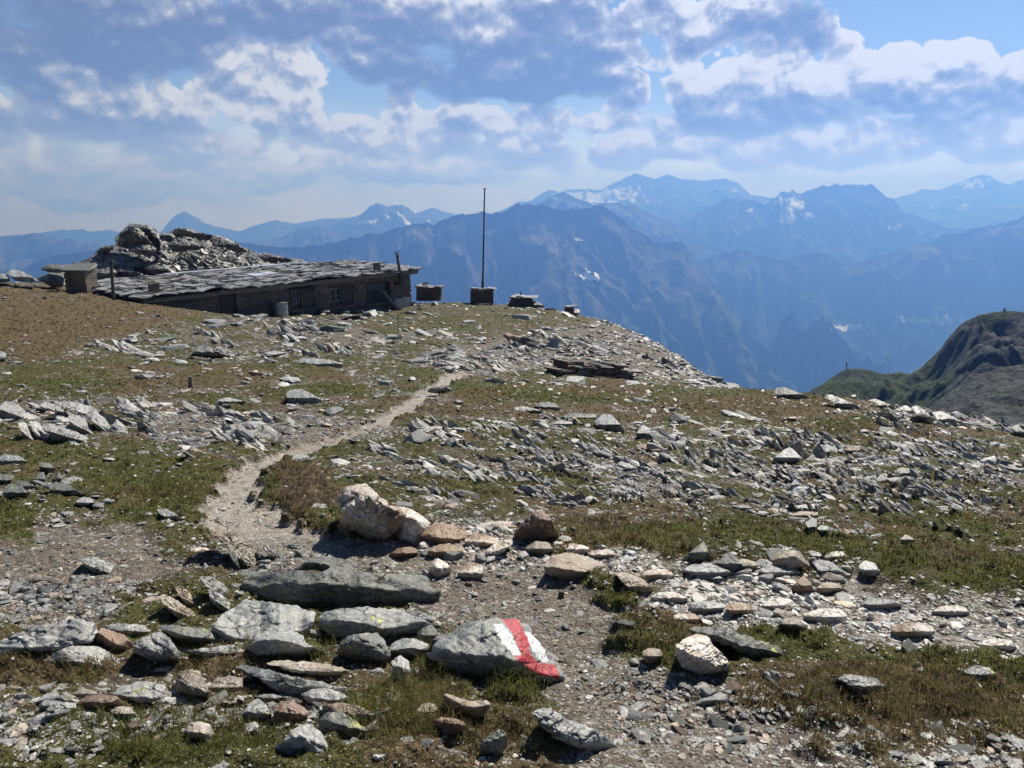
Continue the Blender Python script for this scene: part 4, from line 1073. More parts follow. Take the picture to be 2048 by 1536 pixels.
H('rock', 'rounded pale grey rock at the right end of the rock row', 'rock', [(1716, 1132), (1730, 1120), (1750, 1126), (1760, 1144), (1752, 1156), (1730, 1154)], 'pale', seed=77)
H('rock', 'grey rock in front of the rust-stained boulder', 'rock', [(1516, 1142), (1530, 1128), (1555, 1130), (1594, 1138), (1600, 1152), (1575, 1158), (1540, 1154)], 'grey', seed=78)
H('rock', 'orange-topped dark rock below the rock row', 'rock', [(1582, 1178), (1596, 1160), (1608, 1150), (1622, 1166), (1626, 1182), (1605, 1188)], 'brown', seed=79)
H('rock', 'flat greenish-tan rock right of the orange-topped rock', 'slab', [(1632, 1176), (1650, 1164), (1675, 1166), (1695, 1184), (1670, 1186), (1640, 1186)], 'tan', seed=80)
H('rock', 'grey and cream lump in the white rubble', 'rock', [(1556, 1254), (1566, 1236), (1590, 1232), (1612, 1250), (1606, 1260), (1575, 1262)], 'tan', seed=81)
H('rock', 'blocky pale quartz rock partly buried left of the cream lump', 'quartz rock', [(1450, 1214), (1462, 1204), (1490, 1206), (1514, 1214), (1510, 1230), (1480, 1234), (1455, 1226)], 'quartz', seed=82)
H('rock', 'pale speckled rock in the grass at the lower right', 'rock', [(1668, 1360), (1690, 1348), (1712, 1350), (1730, 1352), (1756, 1358), (1768, 1376), (1745, 1392), (1720, 1390), (1700, 1372)], 'pale', seed=83, M_=120, K=26)
H('rock', 'low grey rock on the lower right of the gravel', 'slab', [(1390, 1408), (1406, 1392), (1440, 1384), (1462, 1392), (1462, 1410), (1430, 1414)], 'grey', seed=84)
H('rock', 'white boulder at the lower right edge of the gravel', 'rock', [(1868, 1520), (1880, 1506), (1900, 1510), (1906, 1530), (1886, 1536)], 'pale', seed=85)
H('rock', 'round tan stone at the left edge of the gravel, left of the rust-bottomed rock', 'rock', [(1284, 1304), (1296, 1296), (1320, 1298), (1328, 1312), (1312, 1326), (1292, 1324)], 'tan', seed=86)
H('rock', 'pale rock streaked white at the right edge of the gravel slope', 'rock', [(1926, 1342), (1950, 1330), (1980, 1336), (1994, 1350), (1976, 1364), (1945, 1354)], 'pale', seed=87)
RIB = [(1010, 1052, 26, 12, 'quartz', 'small white quartz stone between the lumpy block and the dark rust brown rock'), (878, 1136, 24, 18, 'quartz', 'cream quartz lump in the gravel under the low tan and white rock'), (946, 1142, 28, 22, 'quartz', 'white speckled quartz lump above the painted rock'),
       (1148, 1098, 34, 11, 'quartz', 'flat white quartz rock just right of the ochre rock'), (1204, 1108, 28, 10, 'quartz', 'low white quartz rock behind the tan flat slab'), (1318, 1148, 34, 13, 'quartz', 'white quartz rock between the brown tilted slab and the rock row'), (1338, 1196, 36, 13, 'quartz', 'white quartz rock right of the lower tip of the brown tilted slab'),
       (1372, 1238, 30, 13, 'quartz', 'white quartz lump at the left tip of the long dark pointing slab'), (1412, 1214, 40, 14, 'pale', 'pale slab above the left half of the long dark pointing slab'), (1560, 1210, 36, 15, 'quartz', 'white quartz rock above the grey and cream lump'), (1652, 1232, 44, 16, 'quartz', 'white quartz rock right of the grey and cream lump'),
       (1760, 1210, 40, 14, 'pale', 'pale rock in the white rubble below the rounded end rock'), (1830, 1262, 46, 16, 'quartz', 'broad white quartz rock low in the right rubble'), (1900, 1222, 40, 14, 'quartz', 'white quartz rock high in the right rubble'), (1990, 1290, 40, 16, 'quartz', 'white quartz rock at the right edge of the rubble'),
       (808, 1106, 30, 14, 'brown', 'rust brown stone at the foot of the stepping quartz rock'), (1490, 1128, 26, 14, 'tan', 'tan rock right of the dark pyramid rock'), (1668, 1112, 24, 12, 'pale', 'pale rock between the rust-stained boulder and the end rock')]
_r = random.Random(5)
for (qx, qy, qw, qh, mt, lab) in RIB:
    n = _r.randint(6, 8); ph = _r.uniform(0, 1)
    poly = []
    for k in range(n):
        t = 2 * math.pi * (k + ph + _r.uniform(-.2, .2)) / n; rr_ = _r.uniform(.78, 1.12)
        poly.append((qx + qw * rr_ * math.cos(t), qy + qh * rr_ * math.sin(t)))
    H('quartz_boulder' if mt == 'quartz' else 'rock', lab, 'quartz rock' if mt == 'quartz' else 'rock', poly, mt, amp=1.5, ang=1.4, M_=80, K=20)
# --- slates standing on edge in the left middle
for lab, poly, mt, dp in [
    ('long leaning slate fan beside the path, the widest of its bundle', [(406, 1046), (425, 1042), (470, 1062), (500, 1090), (522, 1118), (530, 1142), (505, 1148), (480, 1120), (450, 1090), (418, 1066)], 'tan', -.8),
    ('dark split slate left of the slate fan', [(452, 1088), (462, 1092), (478, 1118), (494, 1142), (480, 1150), (464, 1122)], 'dark', -.9),
    ('thin slate at the right of the slate fan', [(520, 1080), (540, 1092), (562, 1116), (570, 1128), (548, 1122), (530, 1102)], 'grey', -.8),
    ('pale leaning slab below the slate fan', [(398, 1154), (420, 1152), (450, 1170), (470, 1198), (456, 1202), (430, 1186), (408, 1172)], 'pale', -.7),
    ('grey leaning slab under the pale one, left of the pile', [(416, 1178), (440, 1186), (462, 1206), (456, 1222), (436, 1216), (420, 1198)], 'grey', -.7),
    ('pale sandy slab slanting in the gravel left of the pile', [(314, 1192), (330, 1188), (360, 1204), (390, 1226), (404, 1242), (380, 1246), (350, 1230), (326, 1210)], 'tan', -.7),
    ('second sandy slab next to the slanting one', [(350, 1176), (372, 1178), (396, 1204), (404, 1216), (385, 1216), (362, 1198)], 'tan', -.7),
    ('triangular speckled slab in the dirt left of the sandy slabs', [(158, 1118), (190, 1114), (230, 1130), (232, 1146), (200, 1150), (172, 1134)], 'grey', -.4),
    ('leftmost silver slate of the upright row in the moss', [(36, 846), (50, 844), (68, 866), (70, 884), (56, 884), (42, 866)], 'pale', -1.1),
    ('second silver slate of the upright row in the moss', [(58, 842), (78, 844), (98, 880), (96, 886), (78, 882), (66, 862)], 'pale', -1.1),
    ('broad ribbed slate ending the upright row in the moss', [(84, 850), (100, 846), (130, 856), (160, 866), (186, 884), (150, 888), (110, 884), (96, 868)], 'pale', -.9),
    ('large pale slab rising behind the upright row', [(136, 832), (150, 828), (172, 838), (192, 868), (184, 872), (160, 862), (140, 850)], 'pale', -.9),
    ('silver slab at the right end above the upright row', [(172, 826), (184, 820), (210, 836), (218, 850), (210, 866), (200, 862), (182, 840)], 'pale', -1.0),
    ('grey slab behind the large pale slab', [(76, 810), (90, 804), (120, 812), (142, 828), (120, 830), (86, 820)], 'grey', -.7),
    ('sandy slab by the left edge above the upright row', [(-20, 832), (10, 802), (32, 806), (58, 828), (50, 838), (10, 838)], 'pale', -.7),
    ('flat slab behind the upright row running right', [(104, 806), (140, 802), (182, 812), (224, 838), (200, 836), (160, 824)], 'pale', -.6),
]:
    H('slate', lab, 'slate', poly, mt, edge=[(min(q[0] for q in poly), min(q[1] for q in poly) + 0.3 * (max(q[1] for q in poly) - min(q[1] for q in poly))), (max(q[0] for q in poly), max(q[1] for q in poly))],
      kt=.9, kf=.2, strata=1.3, dip=dp, facets=1, extra=.15, group='slates standing on edge by the path')
# --- left: dark heap with lichen, and others
for lab, poly, mt in [
    ('long dark lichen slab of the left heap pointing right', [(82, 972), (110, 964), (130, 968), (160, 984), (182, 994), (150, 992), (110, 986)], 'dark'),
    ('lichen-covered green-grey slab in the left heap', [(6, 984), (20, 966), (44, 972), (58, 988), (40, 1000), (10, 998)], 'dark'),
    ('slab with a yellow lichen edge at the left edge of the heap', [(-20, 970), (0, 948), (26, 950), (28, 956), (6, 966)], 'dark'),
    ('dark wedge slab in the shade of the left heap', [(26, 960), (50, 962), (76, 976), (60, 982), (38, 974)], 'dark'),
    ('upright dark stone at the right of the left heap', [(110, 950), (118, 942), (126, 958), (124, 968), (112, 966)], 'dark'),
    ('black slab bank above the left heap', [(76, 924), (100, 926), (114, 942), (96, 944), (80, 938)], 'dark'),
    ('grey slab above the left heap at the picture edge', [(-10, 920), (10, 908), (40, 912), (54, 924), (40, 928), (0, 932)], 'grey'),
    ('small lichen boulder above the white angular rock', [(62, 966), (74, 946), (88, 944), (92, 958), (84, 970)], 'dark'),
]:
    H('rock', lab, 'rock', poly, mt, group='lichen heap at the left')
for lab, poly, mt in [
    ('white angular rock at the end of the left heap', [(152, 1002), (164, 994), (184, 996), (190, 1008), (172, 1014), (158, 1012)], 'pale'),
    ('grey round rock touching the white angular rock', [(184, 1012), (192, 1004), (208, 1006), (206, 1018), (190, 1022)], 'grey'),
    ('low grey stone right of the white angular rock', [(200, 1002), (214, 996), (230, 1000), (226, 1008), (206, 1008)], 'grey'),
    ('pale slab bent over a hollow left of the path', [(312, 1018), (330, 1016), (352, 1028), (364, 1042), (356, 1046), (338, 1038), (320, 1030)], 'pale'),
    ('faded red and white marked rock above the path', [(570, 788), (584, 778), (604, 778), (622, 786), (642, 800), (630, 810), (598, 808), (578, 802)], 'grey'),
    ('pyramid stone standing left of the path', [(446, 872), (460, 850), (468, 848), (482, 868), (466, 876)], 'grey'),
    ('dark wedge slab pointing up below the hut', [(382, 712), (396, 694), (408, 688), (440, 704), (458, 712), (430, 716)], 'dark'),
    ('long flat grey slab below the drum end of the hut', [(582, 722), (610, 716), (650, 718), (686, 726), (670, 736), (630, 732)], 'grey'),
    ('pale leaning slab above the path on the left', [(434, 800), (456, 794), (494, 804), (470, 808), (440, 810)], 'pale'),
    ('white and grey speckled rock in the middle field', [(1188, 842), (1206, 828), (1222, 828), (1240, 848), (1248, 862), (1220, 866), (1196, 856)], 'grey'),
    ('bluish grey rock right of the speckled rock', [(1272, 868), (1284, 850), (1300, 856), (1300, 872), (1284, 880)], 'grey'),
    ('dark flat rock left of the speckled rock', [(1118, 834), (1140, 826), (1190, 828), (1196, 836), (1160, 842)], 'dark'),
    ('dark rounded rock in the grass with a lit top, middle field', [(1068, 814), (1080, 804), (1110, 806), (1120, 818), (1100, 822)], 'dark'),
    ('pale flat rock left of the dark rounded rock', [(1022, 816), (1050, 812), (1086, 822), (1060, 828), (1030, 824)], 'pale'),
    ('pale slab below the dark flat rock', [(1098, 848), (1120, 840), (1146, 844), (1140, 854), (1110, 854)], 'pale'),
    ('pale lichen rock with a dark shaded side at right', [(1636, 906), (1640, 894), (1664, 896), (1660, 906), (1640, 912)], 'pale'),
    ('brown double rock right of the pale lichen rock', [(1688, 908), (1694, 888), (1708, 892), (1722, 896), (1716, 910), (1700, 912)], 'brown'),
    ('tan knobbly rock on the right slope', [(1794, 938), (1804, 934), (1840, 942), (1844, 952), (1820, 956), (1798, 948)], 'tan'),
    ('broad silver slab in the slate field', [(1546, 918), (1572, 896), (1584, 896), (1604, 916), (1596, 930), (1566, 928)], 'pale'),
    ('flat tan slab on the small stone cluster at right', [(1580, 1030), (1600, 1022), (1636, 1024), (1634, 1034), (1600, 1038)], 'tan'),
    ('grey forked slab standing under the flat tan slab', [(1610, 1046), (1624, 1034), (1634, 1040), (1632, 1070), (1624, 1066)], 'grey'),
    ('white spotted rock beside the forked slab', [(1634, 1056), (1640, 1050), (1658, 1052), (1654, 1064), (1642, 1068)], 'pale'),
    ('rock with a white face on the slope at far right', [(1800, 1078), (1812, 1068), (1832, 1080), (1826, 1088), (1806, 1086)], 'tan'),
]:
    H('rock', lab, 'rock', poly, mt, amp=1.8, ang=1.6)
# --- slabs on the near skyline at right
for lab, poly in [
    ('longest pale slab on the right skyline, its left tip raised', [(1648, 796), (1652, 789), (1664, 789), (1690, 800), (1716, 812), (1724, 822), (1700, 822), (1674, 812)]),
    ('second raised slab on the right skyline', [(1740, 800), (1750, 797), (1768, 804), (1790, 814), (1792, 822), (1770, 818)]),
    ('fan of thin slabs on the right skyline', [(1794, 816), (1812, 810), (1826, 820), (1832, 832), (1812, 830)]),
    ('broad leaning slab on the right skyline', [(1822, 814), (1832, 811), (1852, 822), (1870, 842), (1868, 852), (1848, 838), (1830, 826)]),
    ('blocky slab further down the right skyline', [(1862, 824), (1884, 822), (1912, 836), (1930, 850), (1900, 852), (1876, 840)]),
    ('grey slab low on the right skyline', [(1962, 836), (1984, 840), (2010, 856), (2006, 862), (1980, 852)]),
    ('brown wedge at the right end of the skyline', [(2020, 856), (2032, 850), (2060, 868), (2060, 876), (2034, 874)]),
]:
    H('slate', lab, 'slab', poly, 'pale' if 'brown' not in lab and 'grey' not in lab else 'dark', strata=1.0, dip=-.5, kt=.6, group='slabs along the right skyline', dY=-.1)
bumps = [('dark leaning slab heap on the skyline left of the gap', [(1548, 784), (1552, 776), (1568, 774), (1590, 782), (1612, 792), (1606, 800), (1570, 798)], 'dark')]
for lab, poly, mt in bumps: H('slate', lab, 'slab', poly, mt, strata=1.0, dip=-.3)
# ------------------------------------------------------------------ loose stones
def ico(sub):
    bm = bmesh.new(); bmesh.ops.create_icosphere(bm, subdivisions=sub, radius=1)
    bm.verts.ensure_lookup_table()
    v = np.array([x.co[:] for x in bm.verts]); f = np.array([[q.index for q in p_.verts] for p_ in bm.faces]); bm.free()
    return v, f


def stone_shape(sub, seed, flat, elong, planes=11, sharp=0.0):
    """a chip of rock: sphere directions cut back by random cleavage planes"""
    v, f = ico(sub)
    rs = np.random.RandomState(seed)
    n = rs.normal(size=(planes, 3)); n[:, 2] *= 0.5
    n = np.vstack([n, [[0.08, 0.05, 1], [-0.05, 0.08, -1]]])
    n /= np.linalg.norm(n, axis=1)[:, None]
    d = rs.uniform(0.62, 0.95, len(n)); d[-2:] = flat * rs.uniform(0.85, 1.1, 2) * 2.2
    d[-2:] = np.minimum(d[-2:], 0.9)
    k = v @ n.T
    r = np.where(k > 0.05, d[None, :] / np.maximum(k, 0.05), 9).min(1)
    v = v * r[:, None]
    v[:, 0] *= elong
    m = np.abs(v).max(0)
    v[:, :2] /= max(m[0], m[1]); v[:, 2] *= flat / max(m[2], 1e-6)
    v += rs.normal(size=v.shape) * 0.012 * np.array([1, 1, flat])
    return v, f


FLATS = [0.12, 0.18, 0.25, 0.3, 0.16, 0.38, 0.5, 0.22, 0.6, 0.14]
SHAPE_L = [stone_shape(1 + 0, 100 + i, FLATS[i % 10] + .03, 1.2 + 0.5 * (i % 3)) for i in range(12)]
SHAPE_M = [stone_shape(2, 200 + i, FLATS[i % 10], 1.15 + 0.45 * (i % 3)) for i in range(16)]
SHAPE_S = [stone_shape(1, 200 + i, FLATS[i % 10], 1.15 + 0.45 * (i % 3)) for i in range(16)]

NC = 640000
u_ = NPR.uniform(-0.95, 0.95, NC); yv = np.exp(NPR.uniform(math.log(1.6), math.log(60), NC))
x_ = u_ * yv
zb_ = base_z(x_, yv)
keep = NPR.uniform(0, 1, NC) < np.clip(-zb_ / yv / 0.62, 0.12, 1)
x_, yv, zb_ = x_[keep], yv[keep], zb_[keep]
zn = zones(x_, yv, zb_)
cl = fbm(x_ / (0.05 * yv + .35), yv / (0.05 * yv + .35), 91, 3)
dens = 0.40 + 1.0 * cl
dens = dens * (1 - 0.50 * sm(zn['veg'], 0.35, 0.9)) + 0.85 * zn['scree'] * (0.5 + cl) + 0.40 * zn['white'] + 0.30 * zn['bare'] * (1 - zn['path'])
dens = dens * (1 - 0.66 * zn['grass'])
dens = np.where(zn['path'] > 0.5, dens * 0.35, dens)
cob = blobs(zn['px'], zn['py'], [(960, 1096, 150, 30, 1), (250, 1440, 300, 60, 1), (620, 1440, 200, 60, .8), (90, 1480, 160, 60, 1), (1550, 1140, 200, 40, 1), (1000, 1090, 150, 40, .8), (1500, 1210, 160, 40, .8), (150, 1190, 220, 40, .7), (1480, 1440, 300, 80, .5), (520, 1110, 130, 40, .6), (1850, 1500, 220, 60, .6), (1250, 1150, 120, 30, .6)])
zn['cob'] = cob
dens = dens + 0.85 * cob
keep = NPR.uniform(0, 1, len(x_)) < dens * 0.40
x_, yv = x_[keep], yv[keep]; zn = {k: v[keep] for k, v in zn.items()}
n_ = len(x_)
r_ = NPR.uniform(0, 1, n_)
spx = 4.6 * (1 - r_ * 0.9985) ** (-0.46)
spx = np.where(zn['path'] > 0.4, np.minimum(spx, 13), spx)
spx = np.where((zn['cob'] > .4) & (NPR.uniform(0, 1, n_) > .6), spx * 2.1, spx)
spx = np.where((yv > 5) & (zn['white'] < .5), spx * 1.22, spx)
spx = np.where((zn['scree'] > 0.5) & (yv > 15), spx * 1.25, spx)
spx = np.where((zn['grass'] > 0.6) & (zn['cob'] < .4), np.minimum(spx, 20), spx)
spx = np.where((zn['bare'] > 0.6) & (zn['cob'] < .3), np.minimum(spx, 26), spx)
half = 0.5 * spx * yv / F
zs = sample_ground(x_, yv)
px_, py_ = proj(x_, yv, zs)
# keep clear of the hero rocks
ok = np.ones(n_, bool)
for hx, hy, hw, hh, hY in HERO_SPOTS:
    near_ = (np.abs(px_ - hx) < hw * 0.9) & (np.abs(py_ - hy) < hh * 0.85) & (yv > hY - 0.05) & (yv < hY * 1.25 + 0.3)
    ok &= ~(near_ & (spx > 12))
# steep foliated plates stick out of the slate field
field = blobs(px_, py_, [(1350, 960, 640, 90, 1), (1780, 980, 320, 110, 1), (1000, 900, 300, 60, .6), (1300, 700, 270, 70, .5), (300, 860, 320, 60, .4), (500, 690, 300, 40, .25), (1950, 850, 220, 30, .6)])
steep = NPR.uniform(0, 1, n_) < field * 0.40
tiltY = np.where(steep, NPR.normal(0.50, 0.28, n_), NPR.normal(0.05, 0.16, n_))
tiltX = np.where(steep, NPR.normal(0.6, 0.5, n_), NPR.normal(-0.02, 0.15, n_))
yaw = np.where(steep, NPR.normal(0.0, 0.35, n_), NPR.uniform(-math.pi, math.pi, n_))


def rotmats(tx, ty, yw):
    cx, sx = np.cos(tx), np.sin(tx); cy, sy = np.cos(ty), np.sin(ty); cz, sz = np.cos(yw), np.sin(yw)
    o = np.zeros_like(cx); i = np.ones_like(cx)
    Rx = np.stack([i, o, o, o, cx, -sx, o, sx, cx], -1).reshape(-1, 3, 3)
    Ry = np.stack([cy, o, sy, o, i, o, -sy, o, cy], -1).reshape(-1, 3, 3)
    Rz = np.stack([cz, -sz, o, sz, cz, o, o, o, i], -1).reshape(-1, 3, 3)
    # plates turn about the vertical first when lying, last when standing
    return np.where((np.abs(ty) > 0.35)[:, None, None], Rz @ Ry @ Rx, Rx @ Ry @ Rz)


# bundles: neighbours in a bundle share one tilt and stand shoulder to shoulder
ncl = 420
cu = NPR.uniform(-.72, .72, ncl * 3); cy_ = np.exp(NPR.uniform(math.log(4.2), math.log(34), ncl * 3)); cx_ = cu * cy_
cz_ = base_z(cx_, cy_); cq = proj(cx_, cy_, cz_)
cf = blobs(cq[0], cq[1], [(1350, 950, 640, 90, 1), (1780, 980, 320, 110, 1), (1000, 900, 300, 60, .7), (300, 860, 320, 60, .7), (500, 690, 300, 40, .2), (150, 840, 150, 40, .6), (1200, 720, 250, 50, .4), (1930, 850, 200, 26, 1)])
sel = np.where(NPR.uniform(0, 1, ncl * 3) < cf)[0][:ncl]
bx, by, bs, bty, btx, byw = [], [], [], [], [], []
for k in sel:
    m_ = NPR.randint(4, 10); L_ = NPR.uniform(26, 62); ty0 = NPR.normal(0.56, 0.2); tx0 = NPR.normal(0.7, 0.4); yw0 = NPR.normal(0.0, 0.35)
    for j in range(m_):
        off = (j - m_ / 2) * NPR.uniform(7, 12)                 # photo pixels between plates
        wx_ = off * cy_[k] / F; bx.append(cx_[k] + wx_ + NPR.normal(0, 4) * cy_[k] / F); by.append(cy_[k] - wx_ * 1.3 + NPR.normal(0, 8) * cy_[k] / F)
        bs.append(L_ * NPR.uniform(.5, 1.1)); bty.append(ty0 + NPR.normal(0, .13)); btx.append(tx0 + NPR.normal(0, .2)); byw.append(yw0 + NPR.normal(0, .18))
bx, by, bs = np.array(bx), np.array(by), np.array(bs); nb = len(bx)
bz = sample_ground(bx, by); bpx, bpyy = proj(bx, by, bz)
x_ = np.concatenate([x_, bx]); yv = np.concatenate([yv, by]); zs = np.concatenate([zs, bz]); px_ = np.concatenate([px_, bpx]); py_ = np.concatenate([py_, bpyy])
spx = np.concatenate([spx, bs]); half = np.concatenate([half, 0.5 * bs * by / F]); ok = np.concatenate([ok, path_d(bx, by) > 1.3])
steep = np.concatenate([steep, np.ones(nb, bool)]); tiltY = np.concatenate([tiltY, bty]); tiltX = np.concatenate([tiltX, btx]); yaw = np.concatenate([yaw, byw])
zb2 = zones(bx, by, bz); zb2['cob'] = np.zeros(nb)
zn = {k: np.concatenate([v, zb2[k]]) for k, v in zn.items()}
n_ = len(x_); print('stones', n_, 'in bundles', nb)
RM = rotmats(tiltX, tiltY, yaw)
tint = np.clip(NPR.beta(1.3, 1.5, n_) * 1.0 + 0.2 * zn['white'] - .25 * zn['bare'] - .16 * zn['scree'] * (yv > 12) + 0.02, 0, 1)
warm = np.clip(NPR.uniform(0, 1, n_) ** 3.5 + 0.5 * zn['bare'] * (NPR.uniform(0, 1, n_) > 0.35), 0, 1)
quartz = ((zn['white'] * 0.45 > NPR.uniform(0, 1, n_)) | (NPR.uniform(0, 1, n_) > 0.975)).astype(float)
steep_l = steep
variant = NPR.randint(0, 16, n_)
flatok = [i for i in range(16) if FLATS[i % 10] <= 0.16]
lowok = [i for i in range(16) if FLATS[i % 10] <= 0.3]
variant = np.where(yv > 7, np.array(lowok)[NPR.randint(0, len(lowok), n_)], variant)
variant = np.where(steep, np.array(flatok)[NPR.randint(0, len(flatok), n_)], variant)
half[:n_ - nb] = np.where(steep[:n_ - nb], half[:n_ - nb] * 1.15, half[:n_ - nb])
flag_b = np.zeros(n_, bool); flag_b[n_ - nb:] = True

# the 170 that show largest become things of their own
inview = (px_ > 10) & (px_ < 2038) & (py_ > 560) & (py_ < 1530) & ok
order = np.argsort(np.where(inview, -spx, 0))
spx = np.where((yv > 12) & (spx > 44), 44, spx); half = np.minimum(half, 0.5 * 60 * yv / F)
SCL = np.where(steep[:, None], np.stack([NPR.uniform(.9, 1.5, n_), NPR.uniform(.4, .85, n_), NPR.uniform(.7, 1.2, n_)], 1), 1.0)
BIG = []
taken = []
for i in order:
    if len(BIG) >= 172: break
    if not inview[i]: break
    if any(abs(px_[i] - a) < 26 and abs(py_[i] - b_) < 14 for a, b_ in taken): continue
    BIG.append(i); taken.append((px_[i], py_[i]))
bigset = np.zeros(n_, bool); bigset[BIG] = True


def build_stones(name, idx, shapes, mat, kindlabel=None):
    Vs, Fs, at = [], [], {'tint': [], 'warm': [], 'quartz': []}
    off = 0
    for vi in range(16):
        ii = idx[variant[idx] == vi]
        if not len(ii): continue
        v, f = shapes[vi]
        P_ = np.einsum('nij,nkj->nki', RM[ii], v[None] * SCL[ii][:, None, :]) * half[ii][:, None, None]
        sink = (0.10 + 0.12 * steep[ii]) * half[ii]
        P_ += np.stack([x_[ii], yv[ii], zs[ii] + half[ii] * 0.10 - sink * steep[ii]], 1)[:, None, :]
        Vs.append(P_.reshape(-1, 3))
        Fs.append((f[None] + (np.arange(len(ii)) * len(v))[:, None, None]).reshape(-1, 3) + off)
        off += len(ii) * len(v)
        for k, a in (('tint', tint), ('warm', warm), ('quartz', quartz)):
            at[k].append(np.repeat(a[ii], len(v)))
    o = mesh_np(name, np.vstack(Vs), np.vstack(Fs), mat, smooth=False, attrs={k: np.concatenate(v) for k, v in at.items()})
    return tag(o, kind='stuff')


rest = np.where(ok & ~bigset)[0]
isw = quartz[rest] > 0.5
scr = (zn['scree'][rest] > 0.5) & (yv[rest] > 12)
for nm, sel in (('quartz_rubble', isw), ('scree', scr & ~isw), ('loose_stones', ~scr & ~isw)):
    ids = rest[sel]
    big_ = ids[spx[ids] > 11]; sml = ids[spx[ids] <= 11]
    # coarse and fine stones of one field share one object
    va = []
    oA = build_stones(nm, big_, SHAPE_M, M['stones'])
    oB = build_stones(nm, sml, SHAPE_S, M['stones'])
    bm = bmesh.new(); bm.from_mesh(oA.data); bm.from_mesh(oB.data)
    bm.to_mesh(oA.data); bm.free()
    bpy.data.objects.remove(oB)
    print(nm, len(ids))

# single stones
LM = [(740, 1030, 'the tall quartz boulder'), (900, 1070, 'the lumpy white quartz block'), (1075, 1055, 'the dark rust brown upright rock'), (675, 1180, 'the slab pile'), (990, 1300, 'the red and white painted rock'),
      (215, 1280, 'the dark horned rock'), (80, 1270, 'the wide silvery slab'), (385, 1370, 'the two-toned boulder'), (285, 1388, 'the twin-humped boulder'), (600, 1490, 'the largest boulder at the bottom edge'),
      (620, 1370, 'the long narrow slanting slab'), (930, 1410, 'the orange-tan angular rock'), (990, 1485, 'the lichen-coated wedge stone'), (1150, 1470, 'the broad boulder at the bottom'), (1400, 1310, 'the rust-bottomed ribbed rock'),
      (1500, 1290, 'the long dark pointing slab'), (1585, 1120, 'the rust-stained boulder of the rock row'), (1740, 1140, 'the rounded rock ending the rock row'), (1400, 1110, 'the dark pointed rock of the rock row'), (1715, 1370, 'the pale speckled rock in the grass'),
      (480, 1090, 'the leaning slate fan'), (190, 1130, 'the triangular slab in the dirt'), (350, 1215, 'the sandy slanting slab'), (100, 860, 'the upright silver slates'), (60, 970, 'the lichen heap'), (170, 1003, 'the white angular rock'),
      (335, 1030, 'the slab bent over a hollow'), (465, 865, 'the pyramid stone'), (605, 795, 'the faded red and white marked rock'), (420, 700, 'the dark wedge slab below the hut'), (635, 725, 'the long flat slab below the drum'),
      (600, 960, 'the purple grass tuft'), (1220, 848, 'the speckled rock of the middle field'), (1285, 865, 'the bluish grey rock'), (1575, 912, 'the broad silver slab'), (1610, 1035, 'the stone cluster with the forked slab'), (1705, 900, 'the brown double rock'),
      (1820, 945, 'the tan knobbly rock'), (1820, 1078, 'the rock with a white face'), (1190, 745, 'the low dry stone wall'), (965, 590, 'the flagpole cairn'), (1140, 620, 'the small stacked cairn'), (795, 640, 'the thin iron rod'), (140, 555, 'the masonry pillar'),
      (1580, 785, 'the dark slab heap on the skyline'), (1840, 830, 'the leaning slab on the right skyline'), (2030, 865, 'the brown wedge on the skyline'), (1960, 1345, 'the white-streaked rock'), (1885, 1520, 'the white boulder at the gravel edge'),
      (1270, 1170, 'the brown tilted slab'), (1150, 1130, 'the tan flat slab'), (880, 770, 'the far end of the path'), (1485, 1220, 'the half-buried quartz rock'), (1950, 1240, 'the white rubble at the right edge'), (1430, 1400, 'the low grey rock on the gravel')]
ORD = ['', 'second ', 'third ', 'fourth ', 'fifth ', 'sixth ', 'seventh ', 'eighth ', 'ninth ', 'tenth ']
proto = {}
cand = []
for i in BIG:
    if quartz[i] > .5: colr, mt = 'white', 'quartz'
    elif warm[i] > .8: colr, mt = ('tan', 'tan') if tint[i] > .38 else ('brown', 'brown')
    elif tint[i] > .62: colr, mt = 'pale', 'pale'
    elif tint[i] > .33: colr, mt = 'grey', 'grey'
    else: colr, mt = 'dark', 'dark'
    f_ = FLATS[variant[i] % 10]
    if steep[i]: shp, nm = 'slate sticking up', 'slate'
    elif f_ <= .2: shp, nm = 'flat stone lying', 'flat_stone'
    elif f_ <= .38: shp, nm = 'low stone lying', 'stone'
    else: shp, nm = 'chunky stone lying', 'stone'
    best = min(LM, key=lambda q: math.hypot((px_[i] - q[0]), (py_[i] - q[1]) * 1.6))
    dx, dy = px_[i] - best[0], (py_[i] - best[1]) * 1.6
    side = ('right of' if dx > 0 else 'left of') if abs(dx) > abs(dy) else ('in front of' if dy > 0 else 'behind')
    cand.append((colr, shp, side, best[2], math.hypot(dx, dy), i, mt, nm))
groups = {}
for c_ in cand: groups.setdefault(c_[:4], []).append(c_)
